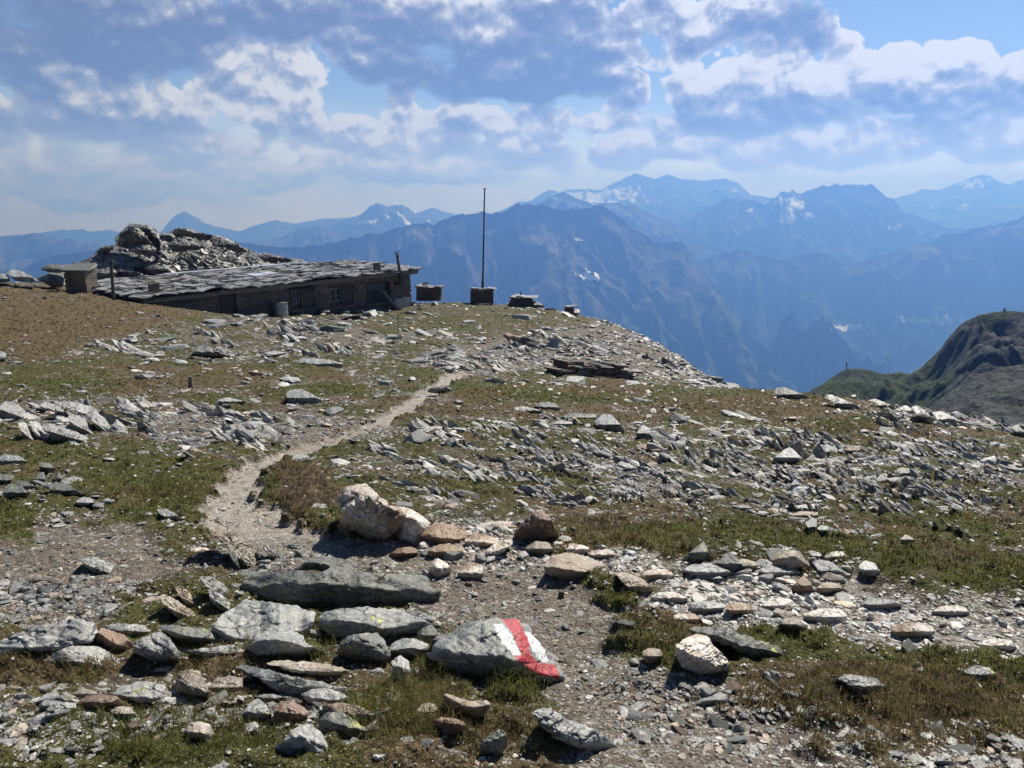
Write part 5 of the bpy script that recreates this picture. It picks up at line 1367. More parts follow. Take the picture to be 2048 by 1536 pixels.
for key, L in groups.items():
    L.sort(key=lambda q: q[4])
    for k, (colr, shp, side, lm, dist, i, mt, nm) in enumerate(L):
        pk = (int(variant[i]), mt)
        if pk not in proto:
            v, f = stone_shape(4, 200 + int(variant[i]), FLATS[variant[i] % 10], 1.15 + 0.45 * (int(variant[i]) % 3), planes=11)
            v = v * (1 + 0.05 * fbm(v[:, 0] * 3 + 5, v[:, 1] * 3 + v[:, 2] * 9, int(variant[i]), 4))[:, None]
            me_o = mesh_np(nm, v, f, M[mt], smooth=True)
            proto[pk] = me_o.data
            o = me_o
        else:
            o = bpy.data.objects.new(nm, proto[pk]); COL.objects.link(o)
        Mx = Matrix([list(map(float, r)) for r in RM[i]])
        hs = float(half[i])
        o.matrix_world = Matrix.Translation((float(x_[i]), float(yv[i]), float(zs[i] + hs * (0.10 - 0.2 * float(steep[i]))))) @ Mx.to_4x4() @ Matrix.Diagonal((*(float(q) * hs for q in SCL[i]), 1.0))
        near = 'nearest ' if len(L) > 1 and k == 0 else ORD[k] if len(L) > 1 else ''
        lab = f"{near}{colr} {shp} {side} {lm}"
        tag(o, lab, 'slate' if nm == 'slate' else 'stone', {'slate': 'slates sticking out of the ground', 'flat_stone': 'flat stones lying on the ground', 'stone': 'stones lying on the ground'}[nm])

# ------------------------------------------------------------------ grass and moss
mgz, nt, b = newmat('grass')
t1 = nt.attr('tone'); bnx = nt.attr('brown'); tipf = nt.attr('tip')
g1 = nt.mix(t1, (0.030, 0.040, 0.008), (0.19, 0.205, 0.040))
b1 = nt.mix(t1, (0.050, 0.036, 0.016), (0.22, 0.165, 0.075))
c = nt.mix(nt.mr(bnx, 0.35, 0.65), g1, b1)
c = nt.mix(nt.m('MULTIPLY', nt.attr('purple'), 0.8), c, nt.mix(t1, (0.06, 0.035, 0.035), (0.20, 0.13, 0.12)))
c = nt.mix(nt.m('MULTIPLY', tipf, 0.35), c, (0.30, 0.27, 0.13))
nt.put(b.inputs['Base Color'], c); b.inputs['Roughness'].default_value = 0.7
b.inputs['Specular IOR Level'].default_value = 0.25
tr = nt.new('ShaderNodeBsdfTranslucent'); nt.put(tr.inputs['Color'], c)
mxs = nt.new('ShaderNodeMixShader'); mxs.inputs[0].default_value = 0.45
nt.l.new(b.outputs[0], mxs.inputs[1]); nt.l.new(tr.outputs[0], mxs.inputs[2])
nt.l.new(mxs.outputs[0], [n for n in nt.n if n.type == 'OUTPUT_MATERIAL'][0].inputs['Surface'])
M['grass'] = mgz


def blades(name, NT_, ylo, yhi, hfun, per, umax=0.85):
    u = NPR.uniform(-umax, umax, NT_); y = np.exp(NPR.uniform(math.log(ylo), math.log(yhi), NT_)); x = u * y
    z = base_z(x, y); q = zones(x, y, z)
    p_ = np.clip(-z / y / 0.6, 0.15, 1) * sm(q['veg'] + 0.25 * fbm(x * 6, y * 6, 55, 3), 0.42, 0.7)
    k = NPR.uniform(0, 1, NT_) < p_
    x, y = x[k], y[k]; q = {a: v[k] for a, v in q.items()}
    h, w = hfun(y, q)
    purple = blobs(q['px'], q['py'], [(625, 985, 60, 45, 1), (1560, 1060, 70, 14, .7), (1900, 1130, 60, 20, .7), (1130, 1070, 60, 14, .4)])
    tone = np.clip(0.5 + 0.5 * fbm(x * 3, y * 3, 60, 3) + NPR.normal(0, .18, len(x)), 0, 1)
    br = np.clip(q['brown'] - .12 + NPR.normal(0, .22, len(x)), 0, 1)
    # each tuft: a few curved blades
    n = len(x) * per
    X = np.repeat(x, per) + NPR.normal(0, 1, n) * np.repeat(h, per) * 0.35
    Y = np.repeat(y, per) + NPR.normal(0, 1, n) * np.repeat(h, per) * 0.35
    H_ = np.repeat(h, per) * NPR.uniform(0.55, 1.25, n); W_ = np.repeat(w, per) * NPR.uniform(0.7, 1.3, n)
    Zg = sample_ground(X, Y) - 0.004
    an = NPR.uniform(0, 2 * math.pi, n); ln = NPR.uniform(0.2, 1.0, n)
    dx, dy = np.cos(an) * ln, np.sin(an) * ln
    sx, sy = -np.sin(an + NPR.uniform(-.8, .8, n)), np.cos(an)
    B = np.stack([X, Y, Zg], 1)
    Sd = np.stack([sx, sy, 0 * sx], 1) * W_[:, None]
    mid = B + np.stack([dx * H_ * .3, dy * H_ * .3, H_ * .62], 1)
    tp = B + np.stack([dx * H_ * .85, dy * H_ * .85, H_ * (1.0 - .3 * ln)], 1)
    V = np.stack([B - Sd, B + Sd, mid + Sd * .7, mid - Sd * .7, tp], 1).reshape(-1, 3)
    i = np.arange(n) * 5
    quad = np.stack([i, i + 1, i + 2, i + 3], 1); tri = np.stack([i + 3, i + 2, i + 4], 1)
    rp = lambda a: np.repeat(np.repeat(a, per), 5)
    tipa = np.tile([0, 0, .35, .35, 1.0], n)
    o = mesh_np(name, V, [quad, tri], M['grass'], smooth=True, attrs={'tone': np.clip(rp(tone) + np.repeat(NPR.normal(0, .15, n), 5), 0, 1), 'brown': rp(br), 'tip': tipa, 'purple': rp(purple)})
    print(name, n)
    return tag(o, kind='stuff')


def h_turf(y, q):
    h = (0.010 + 0.020 * q['grass'] * NPR.uniform(0.4, 1.6, len(y))) + 0.0012 * y
    return h, np.maximum(0.0011, 0.00055 * y)


def h_tall(y, q):
    tall = blobs(q['px'], q['py'], [(810, 1450, 110, 60, 1), (1040, 1370, 70, 30, .9), (900, 1330, 80, 35, .8), (540, 1300, 60, 20, .7), (650, 1320, 70, 16, .8), (1330, 1320, 60, 30, .7), (600, 985, 80, 60, .6), (310, 1330, 60, 20, .6), (560, 1490, 60, 30, .3), (250, 1500, 60, 30, .5),
                                    (1250, 1075, 200, 30, .4), (1750, 1420, 260, 70, .5), (340, 1000, 90, 30, .8), (1040, 1040, 30, 20, .6), (90, 625, 240, 50, .5), (700, 1090, 30, 30, .7)], warp=10)
    q['brown'] = q['brown'] - 0.35 * tall * (q['py'] > 1150)
    h = (0.008 + 0.095 * tall) * NPR.uniform(0.5, 1.4, len(y))
    return h, np.where(tall > 0.1, np.maximum(0.0011, 0.0004 * y), 0.0002)


blades('grass', 60000, 1.7, 14, h_turf, 7)
blades('grass', 90000, 9, 40, h_turf, 4)
blades('grass', 32000, 1.7, 26, h_tall, 9)
# ------------------------------------------------------------------ the stone hut
class MB:
    def __init__(s): s.V = []; s.F = []
    def hexa(s, P8):
        o = len(s.V); s.V += [tuple(p_) for p_ in P8]
        s.F += [(o, o + 3, o + 2, o + 1), (o + 4, o + 5, o + 6, o + 7), (o, o + 1, o + 5, o + 4), (o + 1, o + 2, o + 6, o + 5), (o + 2, o + 3, o + 7, o + 6), (o + 3, o, o + 4, o + 7)]
    def box(s, fr, a0, a1, b0, b1, c0, c1, j=0.0, rot=None):
        P8 = []
        for c in (c0, c1):
            for a, b_ in ((a0, b0), (a1, b0), (a1, b1), (a0, b1)):
                q = [a, b_, c]
                if rot is not None:
                    m = Vector(((a0 + a1) / 2, (b0 + b1) / 2, (c0 + c1) / 2)); q = rot @ (Vector(q) - m) + m
                q = [v + R.uniform(-j, j) for v in q]
                P8.append(fr(*q))
        s.hexa(P8)
    def tube(s, pts, r0, r1=None, n=10):
        r1 = r1 if r1 is not None else r0
        pts = [Vector(p_) for p_ in pts]; o = len(s.V); K = len(pts)
        for k, p_ in enumerate(pts):
            d = (pts[min(k + 1, K - 1)] - pts[max(k - 1, 0)]).normalized()
            a = d.orthogonal().normalized(); b_ = d.cross(a)
            r = r0 + (r1 - r0) * k / (K - 1)
            for i in range(n):
                t = 2 * math.pi * i / n; s.V.append(tuple(p_ + a * math.cos(t) * r + b_ * math.sin(t) * r))
        for k in range(K - 1):
            for i in range(n):
                j = (i + 1) % n; s.F.append((o + k * n + i, o + k * n + j, o + (k + 1) * n + j, o + (k + 1) * n + i))
        s.F.append(tuple(o + i for i in range(n))[::-1]); s.F.append(tuple(o + (K - 1) * n + i for i in range(n)))
    def build(s, name, mat, parent=None, origin=None, smooth=False):
        me = bpy.data.meshes.new(name)
        org = Vector(parent_loc(parent)) if parent is not None else Vector(origin or (0, 0, 0))
        me.from_pydata([tuple(Vector(v) - org) for v in s.V], [], s.F); me.update()
        bm = bmesh.new(); bm.from_mesh(me); bmesh.ops.recalc_face_normals(bm, faces=bm.faces); bm.to_mesh(me); bm.free()
        if smooth: me.polygons.foreach_set('use_smooth', [True] * len(me.polygons))
        me.materials.append(mat if not isinstance(mat, str) else M[mat])
        o = bpy.data.objects.new(name, me); COL.objects.link(o)
        if parent is not None: o.parent = parent
        else: o.location = org
        return o


def parent_loc(p_):
    l = Vector((0, 0, 0))
    while p_ is not None: l = l + Vector(p_.location); p_ = p_.parent
    return l


HL = Vector((-16.1, 34.0)); HD = Vector((10.0, 13.0)).normalized(); HN = Vector((-HD.y, HD.x)); LEN = 16.4; DEP = 6.0


def hw(s, n, z):
    q = HL + HD * s + HN * n
    return (q.x, q.y, z)


def s_of(px, py):
    u, t = ray(px, py); u = float(u); t = float(t)
    s = (u * HL.y - HL.x) / (HD.x - u * HD.y)
    Yq = HL.y + HD.y * s
    return s, t * Yq


hut = empty('stone_hut', (hw(LEN / 2, 0, 0)[0], hw(LEN / 2, 0, 0)[1], gz(*hw(LEN * .75, -0.3, 0)[:2])))
tag(hut, 'long low stone hut with a slate roof and barred windows', 'hut')
ZE = -3.62; ZBK = -3.22; ZG = -7.2
# eave height follows the photo: slightly lower on the left
def ze(s): return -3.78 + 0.0135 * s
OPEN = []
for (pa, pb, ta, tb) in [(578, 629, 578, 618), (658, 706, 573, 612), (731, 781, 566, 606), (436, 472, 592, 640)]:
    s0, z1 = s_of(pa, ta); s1, _ = s_of(pb, ta); _, z0 = s_of((pa + pb) / 2, tb)
    OPEN.append((s0, s1, z0, z1 - 0.02))
mb = MB()


def masonry(mb, fr, L, z0, ztop, th, openings, hmin=.09, hmax=.2, seed=1):
    """dry stone courses; fr(s, n, z)"""
    rr = random.Random(seed); z = z0
    while z < ztop(0) + .3:
        h = rr.uniform(hmin, hmax); s = -rr.uniform(0, .3)
        while s < L:
            w = rr.uniform(.18, .75); a0, a1 = max(s + .008, 0), min(s + w, L)
            s += w
            top = min(z + h, ztop((a0 + a1) / 2))
            if a1 - a0 < .06 or top - z < .03: continue
            segs = [(a0, a1)]
            for (o0, o1, q0, q1) in openings:
                if z + h > q0 and z < q1:
                    ns = []
                    for (c0, c1) in segs:
                        if c1 <= o0 or c0 >= o1: ns.append((c0, c1)); continue
                        if c0 < o0 - .05: ns.append((c0, o0))
                        if c1 > o1 + .05: ns.append((o1, c1))
                    segs = ns
            for (c0, c1) in segs:
                pr = rr.uniform(-.045, .03)
                mb.box(fr, c0, c1 - .012, pr, th, z + .004, top - rr.uniform(.006, .02), j=.012)
        z += h


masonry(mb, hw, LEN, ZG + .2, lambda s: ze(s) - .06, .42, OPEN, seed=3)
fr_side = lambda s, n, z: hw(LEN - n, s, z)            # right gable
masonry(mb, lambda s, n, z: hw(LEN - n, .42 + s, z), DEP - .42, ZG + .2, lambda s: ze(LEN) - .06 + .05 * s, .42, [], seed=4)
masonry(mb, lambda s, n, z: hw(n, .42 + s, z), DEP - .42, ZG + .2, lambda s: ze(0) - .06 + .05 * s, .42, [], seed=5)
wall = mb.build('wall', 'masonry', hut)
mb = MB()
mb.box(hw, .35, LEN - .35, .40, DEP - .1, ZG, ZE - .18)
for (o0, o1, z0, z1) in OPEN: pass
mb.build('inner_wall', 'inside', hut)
# roof: battens of schist plates, back edge higher
def roof_z(s, n): return ze(s) + .05 + .030 * n + 0.05 * math.sin(s * .8)
mb = MB()
mb.box(lambda s, n, z: hw(s, n, z + roof_z(s, n) - .12), -.35, LEN + .38, -.32, DEP + .2, 0, .07)
roof = mb.build('roof', 'masonry', hut)
mb = MB()
rr = random.Random(9)
rows = 15
for k in range(rows):
    n0 = -.5 + k * (DEP + .6) / rows
    s = -.6
    while s < LEN + .2:
        w = rr.uniform(.3, 1.0); dpt = rr.uniform(.5, .85)
        z = .02 + .02 * (k % 3) + rr.uniform(0, .05)
        th = rr.uniform(.03, .06)
        rot = Matrix.Rotation(rr.uniform(-.7, .7), 3, 'Z') @ Matrix.Rotation(rr.uniform(-.16, .06), 3, 'X') @ Matrix.Rotation(rr.uniform(-.14, .14), 3, 'Y')
        jj = .12
        mb.box(lambda a, b_, c: hw(a, b_, c + roof_z(a, b_)), s, min(s + w, LEN + .45), n0, n0 + dpt, z, z + th, j=.0, rot=rot)
        # knock the corners about so that no plate is a rectangle
        for q in range(8):
            v = mb.V[-8 + q]; 
        ja = [(rr.uniform(-jj, jj) * 1.6, rr.uniform(-jj, jj) * 1.6) for _ in range(4)]
        for q in range(8):
            v = mb.V[-8 + q]; mb.V[-8 + q] = (v[0] + ja[q % 4][0], v[1] + ja[q % 4][1], v[2])
        s += w * rr.uniform(.55, .9)
M['slates'] = rock_mat('roof_slates', (0.10, 0.095, 0.09), (0.24, 0.23, 0.22), (0.48, 0.46, 0.44), rough=0.38, gs=0.3, obj=False, strata=.3)
# loose slabs along the back of the roof, a stone block standing on the eave
for q in range(26):
    s = rr.uniform(1, LEN); n = rr.uniform(4.0, 6.1)
    rot = Matrix.Rotation(rr.uniform(-1, 1), 3, 'Z') @ Matrix.Rotation(rr.uniform(-.3, .3), 3, 'Y')
    mb.box(lambda a, b_, c: hw(a, b_, c + roof_z(a, b_)), s, s + rr.uniform(.3, .9), n, n + rr.uniform(.2, .5), .06, .12, j=.03, rot=rot)

rt = mb.build('roof_slates', 'slates', roof)
mb = MB()
mb.box(lambda a, b_, c: hw(a, b_, c + roof_z(a, b_)), 4.2, 11.6, DEP - .15, DEP + .12, .17, .22, j=.01)
mb.box(lambda a, b_, c: hw(a, b_, c + roof_z(a, b_)), 11.4, 13.5, DEP - .1, DEP + .1, .20, .25, j=.01)
mb.build('ridge_sheet', 'tin', roof)
mb = MB()
mb.box(lambda a, b_, c: hw(a, b_, c + roof_z(a, b_)), 7.2, 8.6, 2.3, 3.1, .15, .19, j=.01)
mb.build('patch_sheet', 'tin', roof)
mb = MB(); mb.box(lambda a, b_, c: hw(a, b_, c + ze(a)), -.3, LEN + .3, -.30, -.16, -.20, -.035, j=.012)
mb.build('eave_beam', 'wood', hut)
mb = MB()
for k in range(22):
    s = .2 + k * (LEN - .4) / 21
    mb.box(lambda a, b_, c: hw(a, b_, c + ze(a)), s, s + .1, -.16, .1, -.17, -.06)
mb.build('rafter', 'darkwood', hut)
# a squared stone standing on the eave near the chimney
for (s, z, w) in ((13.6, .1, .34), (.25, .02, .42)):
    mb = MB(); mb.box(lambda a, b_, c: hw(a, b_, c + roof_z(a, b_)), s, s + w, .0, .22, .06, .50 + z, j=.02)
    mb.build('standing_stone', 'masonry', roof)
# windows: wooden shutters folded back, sashes, bars
def window(k, kind):
    s0, s1, z0, z1 = OPEN[k]
    fr = MB()
    t = .07
    for (a0, a1, c0, c1) in ((s0, s1, z1 - t, z1), (s0, s1, z0, z0 + t), (s0, s0 + t, z0 + t, z1 - t), (s1 - t, s1, z0 + t, z1 - t)):
        fr.box(hw, a0 + .003, a1 - .003, .06, .2, c0, c1)
    w = fr.build('window', 'darkwood', hut)
    if kind == 'bars':
        n = 12
        for i in range(n):
            a = s0 + t + (s1 - s0 - 2 * t) * (i + .5) / n
            m_ = MB(); m_.tube([hw(a, .10, z0 + t), hw(a, .10, z1 - t)], .014, n=6); m_.build('bar', 'iron', w)
        m_ = MB(); m_.box(hw, s0 + t, s1 - t, .11, .13, (z0 + z1) / 2 - .02, (z0 + z1) / 2 + .02); m_.build('crossbar', 'iron', w)
        m_ = MB(); m_.box(hw, s0 + t, s1 - t, .22, .25, z0 + t, z1 - t); m_.build('pane', 'glass', w)
    else:
        sp = s0 + (s1 - s0) * (.42 if kind == 'sash' else .52)
        a0 = s0 + t + (.16 if kind == 'sash' else .02)
        m_ = MB()
        for (c0, c1) in ((z0 + .28, z0 + .34), (z1 - .16, z1 - .10), ((z0 + z1) / 2 + .02, (z0 + z1) / 2 + .05)):
            m_.box(hw, a0, sp, .085, .12, c0, c1)
        for aa in (a0, (a0 + sp) / 2, sp - .05): m_.box(hw, aa, aa + .045, .078, .115, z0 + .34, z1 - .16)
        m_.build('sash', 'sash', w)
        m_ = MB(); m_.box(hw, s0 + t, s1 - t, .20, .23, z0 + t, z1 - t); m_.build('pane', 'glass', w)
        m_ = MB()
        q = sp + .04
        while q < s1 - t: m_.box(hw, q, min(q + .12, s1 - t), .05, .08, z0 + .1, z1 - .1, j=.004); q += .128
        m_.build('shutter', 'darkwood', w)
    m_ = MB(); m_.box(hw, s0 - .12, s1 + .12, -.13, .2, z0 - .1, z0 - .003, j=.015); m_.build('sill', 'masonry', w)
window(0, 'sash'); window(1, 'open'); window(2, 'bars')
s0, s1, z0, z1 = OPEN[3]
mb = MB(); q = s0 + .03
while q < s1: mb.box(hw, q, min(q + .15, s1), .12, .17, z0, z1, j=.004); q += .158
mb.build('door', 'darkwood', hut)
# plaster foot at the right corner
mb = MB(); s_, zz = s_of(786, 604); mb.box(hw, s_ - .6, LEN + .07, -.10, -.048, ZG + .4, zz - .15, j=.01)
mb.build('plinth', 'board', hut).data.materials[0] = M['masonry']
# stove pipe rising in front of the eave
sx, zb = s_of(790, 566); zt = s_of(784, 510)[1]
pipe = MB()
pipe.tube([hw(sx + .1, .1, zb - .05), hw(sx + .1, -.12, zb - .06), hw(sx + .08, -.38, zb), hw(sx + .08, -.40, zb + .25), hw(sx - .12, -.40, zt)], .085, n=14)
pp_ = pipe.build('stove_pipe', 'iron', hut, smooth=True)
cap = MB(); cap.tube([hw(sx - .12, -.40, zt + .06), hw(sx - .12, -.40, zt + .14)], .17, .10, n=12); cap.tube([hw(sx - .12, -.4, zt), hw(sx - .12, -.4, zt + .06)], .03, n=6)
for a in (-.15, .13): cap.box(lambda s, n, z: hw(sx - .12 + s, -.40 + n, zt + .14 + z), a - .02, a + .02, -.02, .02, 0, .09)
cap.build('pipe_cap', 'iron', pp_)

# --- things standing at the hut
def ground_at_hut(s, n): return gz(*hw(s, n, 0)[:2])
s_, _ = s_of(549, 615); g_ = ground_at_hut(s_, -.5)
zt = s_of(549, 603)[1]; zbm = min(g_, s_of(549, 632)[1])
drum = empty('metal_drum', hw(s_, -.5, zbm))
tag(drum, 'ribbed grey metal drum standing against the hut wall', 'drum')
mb = MB(); pts = []; o = hw(s_, -.5, 0)
prof = []
Hh = zt - zbm
for k in range(33):
    f = k / 32; r = .36 + .018 * math.exp(-((f - .33) / .02) ** 2) + .018 * math.exp(-((f - .66) / .02) ** 2) + (.012 if k in (0, 32) else 0)
    prof.append((f * Hh, r))
n = 24
for z, r in prof:
    for i in range(n): t = 2 * math.pi * i / n; mb.V.append((o[0] + r * math.cos(t), o[1] + r * math.sin(t), zbm + z))
for k in range(len(prof) - 1):
    for i in range(n): j = (i + 1) % n; mb.F.append((k * n + i, k * n + j, (k + 1) * n + j, (k + 1) * n + i))
mb.build('drum_shell', 'metal', drum, smooth=True)
mb = MB(); mb.tube([(o[0], o[1], zt - .02), (o[0], o[1], zt - .005)], .35, n=24); mb.build('lid', 'metal', drum)

s_, z_t = s_of(763, 582); s2_, z_b = s_of(778, 616)
mb = MB()
fr = lambda a, b_, c: (Vector(hw(s2_, -.75, z_b)) + (Vector(hw(s_, -.12, z_t)) - Vector(hw(s2_, -.75, z_b))) * c + Vector((HD.x, HD.y, 0)) * a + Vector((-HN.x, -HN.y, .4)) * b_)
mb.box(fr, -.10, .10, -.03, .03, 0, 1, j=.01); mb.box(fr, -.13, .05, .031, .06, .55, 1.03, j=.01)
tag(mb.build('plank', 'wood', origin=hw(s2_, -.75, z_b)), 'weathered plank leaning against the barred window', 'plank')
sa, za = s_of(785, 597); sb, zb_ = s_of(816, 616)
mb = MB(); mb.box(hw, sa, sb, -.22, -.17, zb_, za, j=.02)
for k in range(5):
    pass
ob = mb.build('board', 'board', origin=hw(sa, -.2, zb_)); tag(ob, 'pale mottled board leaning on the hut wall right of the plank', 'board')
M['mottle'] = rock_mat('mottled_board', (0.14, 0.14, 0.14), (0.30, 0.30, 0.30), (0.42, 0.42, 0.42), rough=.6, gs=.5)
ob.data.materials[0] = M['mottle']
# flat stones lying along the foot of the wall
k = 0
for (pa, pt, pb, pc) in ((636, 612, 660, 632), (675, 614, 700, 632), (700, 616, 730, 628), (725, 610, 760, 626), (752, 616, 784, 626), (780, 617, 806, 628), (800, 616, 822, 626), (588, 622, 612, 636), (612, 628, 636, 640)):
    poly = [(pa, (pt + pc) / 2 + 2), (pa + 4, pt + 3), ((pa + pb) / 2, pt), (pb - 3, pt + 4), (pb, (pt + pc) / 2), (pb - 5, pc), ((pa + pb) / 2, pc), (pa + 5, pc - 2)]
    s_, _ = s_of((pa + pb) / 2, pc); Yw = HL.y + HD.y * s_
    lab = ['leaning brownish slab under the left shutter end', 'upright slab below the middle window', 'low slab right of the upright slab at the middle window', 'broad dark slab sloping below the barred window', 'dark flat slab at the foot of the plank', 'dark flat slab under the pale board', 'dark slab at the right corner of the hut', 'small slab right of the metal drum', 'low slab in front of the left window'][k]
    H('slab', lab, 'slab', poly, 'dark', Y=Yw - .75, seed=300 + k, kf=.2, group='slabs lying along the foot of the hut wall', extra=.1); k += 1
# post in front of the left gable
x, y, z = gpt(226, 588)
Yp = 33.4; u, t = ray(222, 523); tb_ = float(ray(226, 590)[1])
ub = float(ray(226, 590)[0])
mb = MB(); mb.tube([(ub * Yp, Yp, tb_ * Yp - .3), (float(u) * Yp, Yp, float(t) * Yp)], .075, .06, n=8)
mb.box(lambda a, b_, c: (float(u) * Yp + a, Yp + b_, float(t) * Yp + c), -.1, .1, -.07, .07, -.02, .06, j=.01)
tag(mb.build('wooden_post', 'darkwood', origin=(ub * Yp, Yp, tb_ * Yp)), 'dark wooden post standing at the left end of the hut', 'post')
# masonry pillar with a flat cap slab
Yp = 35.6
pil = empty('masonry_pillar', (float(ray(142, 580)[0]) * Yp, Yp, float(ray(142, 590)[1]) * Yp))
tag(pil, 'square masonry pillar capped by a light flat slab at the left end of the hut', 'pillar')
mb = MB(); ua = float(ray(129, 560)[0]) * Yp; ub = float(ray(172, 560)[0]) * Yp
zt = float(ray(142, 541)[1]) * Yp; zb = float(ray(142, 600)[1]) * Yp
masonry(mb, lambda s, n, z: (ua + s, Yp + n, z), ub - ua, zb, lambda s: zt, 1.0, [], seed=12, hmin=.15, hmax=.28)
mb.box(lambda a, b_, c: (a, b_, c), ua + .05, ub - .05, Yp + .05, Yp + .95, zb, zt - .02)
mb.build('pillar_base', 'masonry', pil)
mb = MB(); mb.box(lambda a, b_, c: (a + .25 * (b_ - Yp - .5) * -1, b_, c + .1 * (b_ - Yp)), ua - .22, ub + .1, Yp - .3, Yp + 1.3, zt, zt + .10, j=.06); mb.build('cap_slab', 'dark', pil)
Hs = [('dark thick slab jutting out left of the pillar', [(80, 539), (96, 529), (118, 528), (128, 534), (150, 540), (118, 546), (96, 544)], 37.5),
      ('dark broken slabs under the jutting slab', [(70, 556), (98, 546), (128, 544), (128, 572), (100, 572), (80, 562)], 37.5),
      ('pale rounded slab on the left skyline', [(12, 546), (22, 539), (40, 541), (62, 552), (78, 563), (60, 565), (30, 562)], 36.0),
      ('grey rock at the left edge of the skyline', [(-30, 556), (-5, 546), (14, 548), (22, 562), (0, 566)], 36.0)]
for lab, poly, Yq in Hs: H('slab', lab, 'slab', poly, 'dark' if 'dark' in lab else 'grey', Y=Yq, strata=.8, dip=-.2)

# ------------------------------------------------------------------ the rock outcrop behind the hut
oc = empty('rock_outcrop', (float(ray(300, 560)[0]) * 54, 54, float(ray(300, 560)[1]) * 54))
tag(oc, 'jagged outcrop of tilted grey schist rising behind the hut', 'outcrop')
MAIN = [(60, 575), (95, 548), (115, 535), (140, 528), (165, 520), (180, 512), (196, 500), (205, 494), (222, 492), (233, 484), (232, 472), (240, 466), (248, 458), (258, 449), (266, 448), (280, 453), (298, 452), (310, 458), (318, 468), (330, 466), (343, 470), (346, 458), (362, 456), (378, 458), (396, 466),
        (420, 470), (440, 474), (458, 480), (478, 488), (498, 498), (516, 508), (545, 512), (575, 518), (600, 520), (622, 528), (660, 545), (640, 575), (400, 590), (150, 590)]
H('ledge', '', '', MAIN, 'far_rock', edge=[(60, 575), (200, 566), (640, 566)], kt=.55, kf=.1, Y=50.5, rx=.05, parent=oc, strata=1.2, dip=-.55, M_=340, K=70, amp=1.6, facets=0, jit=9, extra=.2, seed=401, ang=1.5)
SL = [('grey', [(166, 520), (205, 502), (250, 508), (290, 520), (318, 540), (300, 552), (250, 540), (210, 540), (176, 532)], 48.8, -.5), ('dark', [(232, 488), (240, 466), (262, 446), (276, 456), (300, 480), (322, 500), (300, 506), (262, 496), (236, 494)], 49.6, -.8),
      ('dark', [(262, 450), (290, 450), (304, 456), (318, 478), (330, 500), (312, 502), (290, 478)], 50.2, -.9), ('grey', [(250, 492), (280, 486), (310, 494), (318, 512), (290, 512), (262, 504)], 48.9, -.2), ('dark', [(318, 468), (340, 466), (352, 474), (346, 486), (322, 482)], 50, -.4),
      ('grey', [(334, 482), (360, 472), (392, 482), (404, 500), (372, 500), (352, 506), (338, 498)], 49.2, -.5), ('dark', [(345, 462), (362, 454), (392, 462), (430, 474), (410, 482), (372, 472), (350, 474)], 50.4, -.4), ('grey', [(176, 560), (196, 536), (216, 530), (240, 546), (250, 556), (220, 560)], 47.6, -.5),
      ('grey', [(222, 530), (240, 526), (262, 536), (292, 552), (280, 560), (250, 552)], 47.8, -.6), ('dark', [(192, 506), (205, 492), (226, 492), (228, 500), (206, 508)], 49.5, -.2), ('grey', [(400, 470), (440, 474), (474, 488), (500, 506), (470, 504), (430, 490)], 50, -.5), ('dark', [(513, 512), (528, 504), (560, 512), (590, 522), (560, 526), (530, 524)], 50, -.3),
      ('grey', [(566, 520), (590, 516), (620, 526), (600, 534), (575, 530)], 50, -.3), ('grey', [(280, 530), (300, 520), (330, 534), (350, 552), (310, 552)], 48, -.5)]
for k, (mt, poly, Yq, dp) in enumerate(SL):
    _x = [q[0] for q in poly]; _t = sorted((q for q in poly if q[1] <= (min(p_[1] for p_ in poly) + max(p_[1] for p_ in poly)) / 2), key=lambda q: q[0])
    ed = [(q[0], q[1] + 4) for q in _t] if mt == 'dark' and len(_t) > 1 else None
    H('ledge', '', '', poly, 'far_rock', edge=ed, kf=.35 if ed else .12, Y=Yq - .3, strata=1.6, dip=dp, kt=.6, parent=oc, M_=120, K=26, seed=410 + k, facets=3, ang=2.0, jit=7)
# rubble lying on it and on the flank behind the roof
n_o = 1500
pxo = NPR.uniform(150, 650, n_o); pyo = NPR.uniform(490, 572, n_o)
top_ = np.interp(pxo, [150, 235, 262, 340, 400, 480, 560, 650], [534, 500, 490, 488, 484, 496, 516, 540])
kq = (pyo > top_) & ((pxo > 300) | (NPR.uniform(0, 1, n_o) > .7)); pxo, pyo = pxo[kq], pyo[kq]
Yo = 50.2 + (566 - pyo) / F * 50 * 0.55 * 3.2 - .25
Uo, To = ray(pxo, pyo)
Vs, Fs, off = [], [], 0
hs = NPR.uniform(.10, .38, len(pxo)) * NPR.uniform(.5, 1, len(pxo))
ro = rotmats(NPR.normal(0, .3, len(pxo)), NPR.normal(.35, .3, len(pxo)), NPR.normal(0, .7, len(pxo)))
for vi in range(16):
    ii = np.where(np.arange(len(pxo)) % 16 == vi)[0]; v, f = SHAPE_S[vi]
    P_ = np.einsum('nij,kj->nki', ro[ii], v) * hs[ii][:, None, None] + np.stack([Uo[ii] * Yo[ii], Yo[ii], To[ii] * Yo[ii]], 1)[:, None, :]
    Vs.append(P_.reshape(-1, 3)); Fs.append((f[None] + (np.arange(len(ii)) * len(v))[:, None, None]).reshape(-1, 3) + off); off += len(ii) * len(v)
N_ = off
rb = mesh_np('rubble', np.vstack(Vs) - np.array(oc.location), np.vstack(Fs), M['stones'], attrs={'tint': np.repeat(NPR.uniform(0, .8, N_ // 12), 12), 'warm': np.zeros(N_), 'quartz': np.zeros(N_)}, parent=oc)
rb['kind'] = 'stuff'

